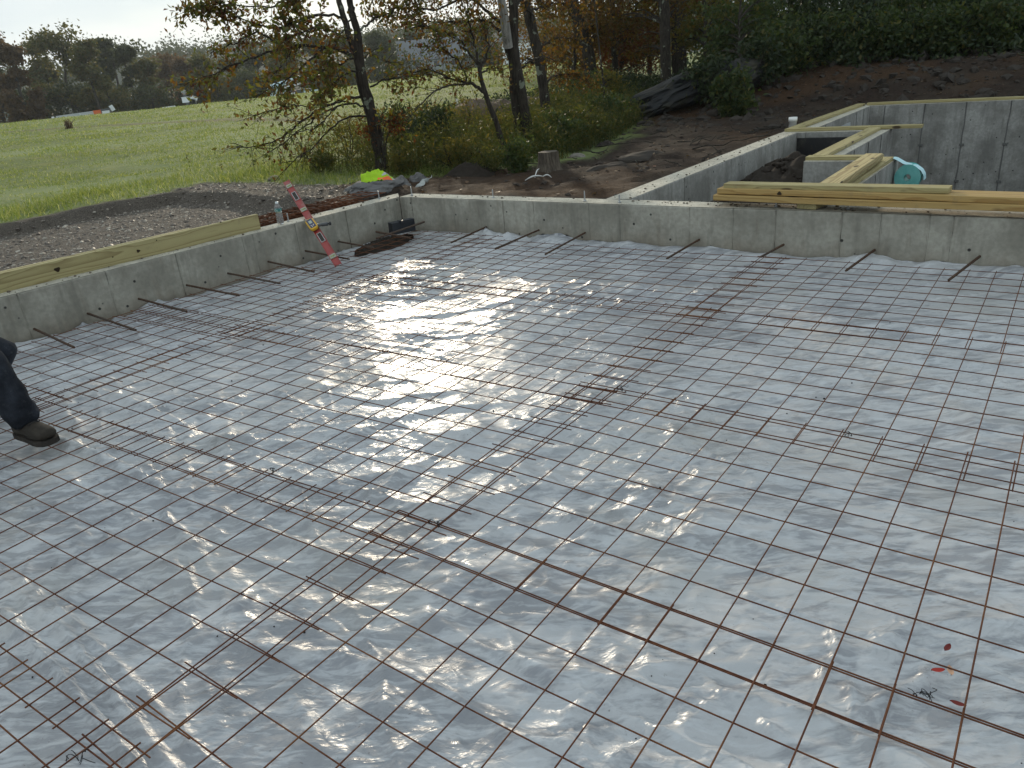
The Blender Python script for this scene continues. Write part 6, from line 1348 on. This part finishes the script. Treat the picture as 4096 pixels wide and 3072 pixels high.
skin_obj('jeans', Jj, [(0, 1), (1, 2), (2, 3), (3, 4), (4, 5), (5, 6), (6, 7), (7, 8), (0, 9), (9, 10), (10, 11), (11, 12), (12, 13), (13, 14)], [.19, .13, .11, .095, .086, .076, .086, .072, .084, .13, .11, .088, .088, .078, .08], den, t, disp=(.040, .075))
skin_obj('jacket', [pel + [0, 0, .05], chest, sh, neck - [0, 0, .02], shR, elR, lerp(elR, haR, .8), shL, elL, lerp(elL, haL, .8)], [(0, 1), (1, 2), (2, 3), (2, 4), (4, 5), (5, 6), (2, 7), (7, 8), (8, 9)], [.19, .20, .17, .075, .09, .07, .055, .09, .07, .055], simple('grey_jacket', (.10, .11, .12), .9, .2, 0, .2, 30, .3), t, disp=(.02, .08))
mb = MB(); mb.ico(crown_ + (head - crown_) * .4, (.10, .11, .085), 3, 3, .02, True); mb.build('cap', simple('cap_cloth', (.06, .06, .07), .9, .2), t)
for hb, hd in ((haR, unit(haR - elR)), (haL, unit(haL - elL))):      # gloves with fingers
    mb = MB(); sd_ = unit(np.cross(hd, [0, 0, 1.])); mb.tube([hb, hb + hd * .04, hb + hd * .085], [.030, .040, .034], 10)
    for k, (o_, l_) in enumerate(((-.03, .065), (-.01, .078), (.01, .074), (.03, .058))):
        b_ = hb + hd * .08 + sd_ * o_; mb.tube([b_, b_ + hd * l_ * .5 + [0, 0, -.004], b_ + hd * l_ + [0, 0, -.02]], [.010, .009, .007], 7)
    b_ = hb + hd * .03 + sd_ * -.035; mb.tube([b_, b_ - sd_ * .03 + hd * .03, b_ - sd_ * .035 + hd * .06], [.012, .010, .008], 7); mb.build('glove', simple('glove_cloth', (.09, .08, .07), .9, .2), t)
bootm = simple('muddy_leather', (.030, .024, .018), .75, .3, 0, .4, 28, .6, False, ((.075, .062, .048), .6)); solem = simple('boot_sole', (.035, .03, .026), .85, .2, 0, .3, 30, .4, False, ((.11, .09, .07), .6))
for a_ in (ank, ank2):
    td = toe_d; sd_ = unit(np.cross([0, 0, 1.], td)); g = np.array([a_[0], a_[1], .004]); mb = MB(); n = 18; th = np.arange(n) * 2 * math.pi / n
    secs = [(-.098, .030, .040, .052), (-.085, .040, .047, .075), (-.05, .043, .060, .110), (.0, .044, .062, .118), (.045, .046, .055, .100), (.09, .052, .045, .066), (.135, .054, .036, .050), (.168, .046, .030, .042), (.186, .026, .018, .030)]
    V = []
    for x_, w_, h_, zc_ in secs: V.append(g + td * x_ + np.outer(np.cos(th) * w_, sd_) + np.outer(np.clip(np.sin(th), -.75, 1) * h_ * 1.0 + max(zc_ * .55, .05), [0, 0, 1.]))
    V = np.concatenate(V + [[V[0].mean(0) if hasattr(V[0], 'mean') else V[0]], [V[-1].mean(0)]]); m_ = len(secs)
    F = [[i * n + j, i * n + (j + 1) % n, (i + 1) * n + (j + 1) % n, (i + 1) * n + j] for i in range(m_ - 1) for j in range(n)]
    mb.add(V, F, True); mb.v.append(np.zeros((0, 3))); mb.f.append(np.array([[j, m_ * n, (j + 1) % n] for j in range(n)] + [[(m_ - 1) * n + (j + 1) % n, m_ * n + 1, (m_ - 1) * n + j] for j in range(n)])); mb.sm.append(True); mb.mi.append(0)
    up_ = unit((knee if a_ is ank else knee2) - a_); mb.tube([g + [0, 0, .09] - td * .02, g + [0, 0, .13] - td * .018, a_ + up_ * .06, a_ + up_ * .13], [.064, .066, .064, .064], 14)
    bo = mb.build('boot', bootm, t)
    mb = MB(); pts = [(-.102, .030), (-.09, .042), (-.05, .047), (.0, .047), (.05, .050), (.10, .056), (.145, .056), (.178, .044), (.194, .020)]
    ring = [g + td * x_ + sd_ * w_ for x_, w_ in pts] + [g + td * x_ - sd_ * w_ for x_, w_ in pts[::-1]]; m_ = len(ring); mb.add([q_ for q_ in ring] + [q_ + [0, 0, .026] for q_ in ring], [[i, (i + 1) % m_, m_ + (i + 1) % m_, m_ + i] for i in range(m_)])
    mb.v.append(np.zeros((0, 3))); mb.f.append(np.array([[m_ + i for i in range(m_)]])); mb.sm.append(False); mb.mi.append(0); mb.v.append(np.zeros((0, 3))); mb.f.append(np.array([[i for i in range(m_)][::-1]])); mb.sm.append(False); mb.mi.append(0)
    mb.build('sole', solem, bo)
    mb = MB()
    for j in range(5):
        c_ = g + td * (.02 + .018 * j) + [0, 0, .132 - .012 * j]; mb.tube([c_ - sd_ * .03, c_ + [0, 0, .006], c_ + sd_ * .03], .003, 5)
    mb.build('laces', blk, bo)

# ================================================================== haze
HAZE = 0.00026
if HAZE > 0:
    mb = MB(); mb.bbox((-470, -75, -9), (230, 470, 62)); hz_ = NT('haze_air'); pv = hz_.n('VolumePrincipled', Density=HAZE, Anisotropy=.35); pv.inputs['Color'].default_value = (.86, .93, 1., 1)
    hz_.l(pv.outputs[0], hz_.out.inputs['Volume']); o = mb.build('haze', hz_.m); tag(o, 'thin pale morning haze over the field', 'haze', kind='stuff')
for o in bpy.data.objects:
    if '_o' in o.keys(): del o['_o']
bpy.context.view_layer.update()
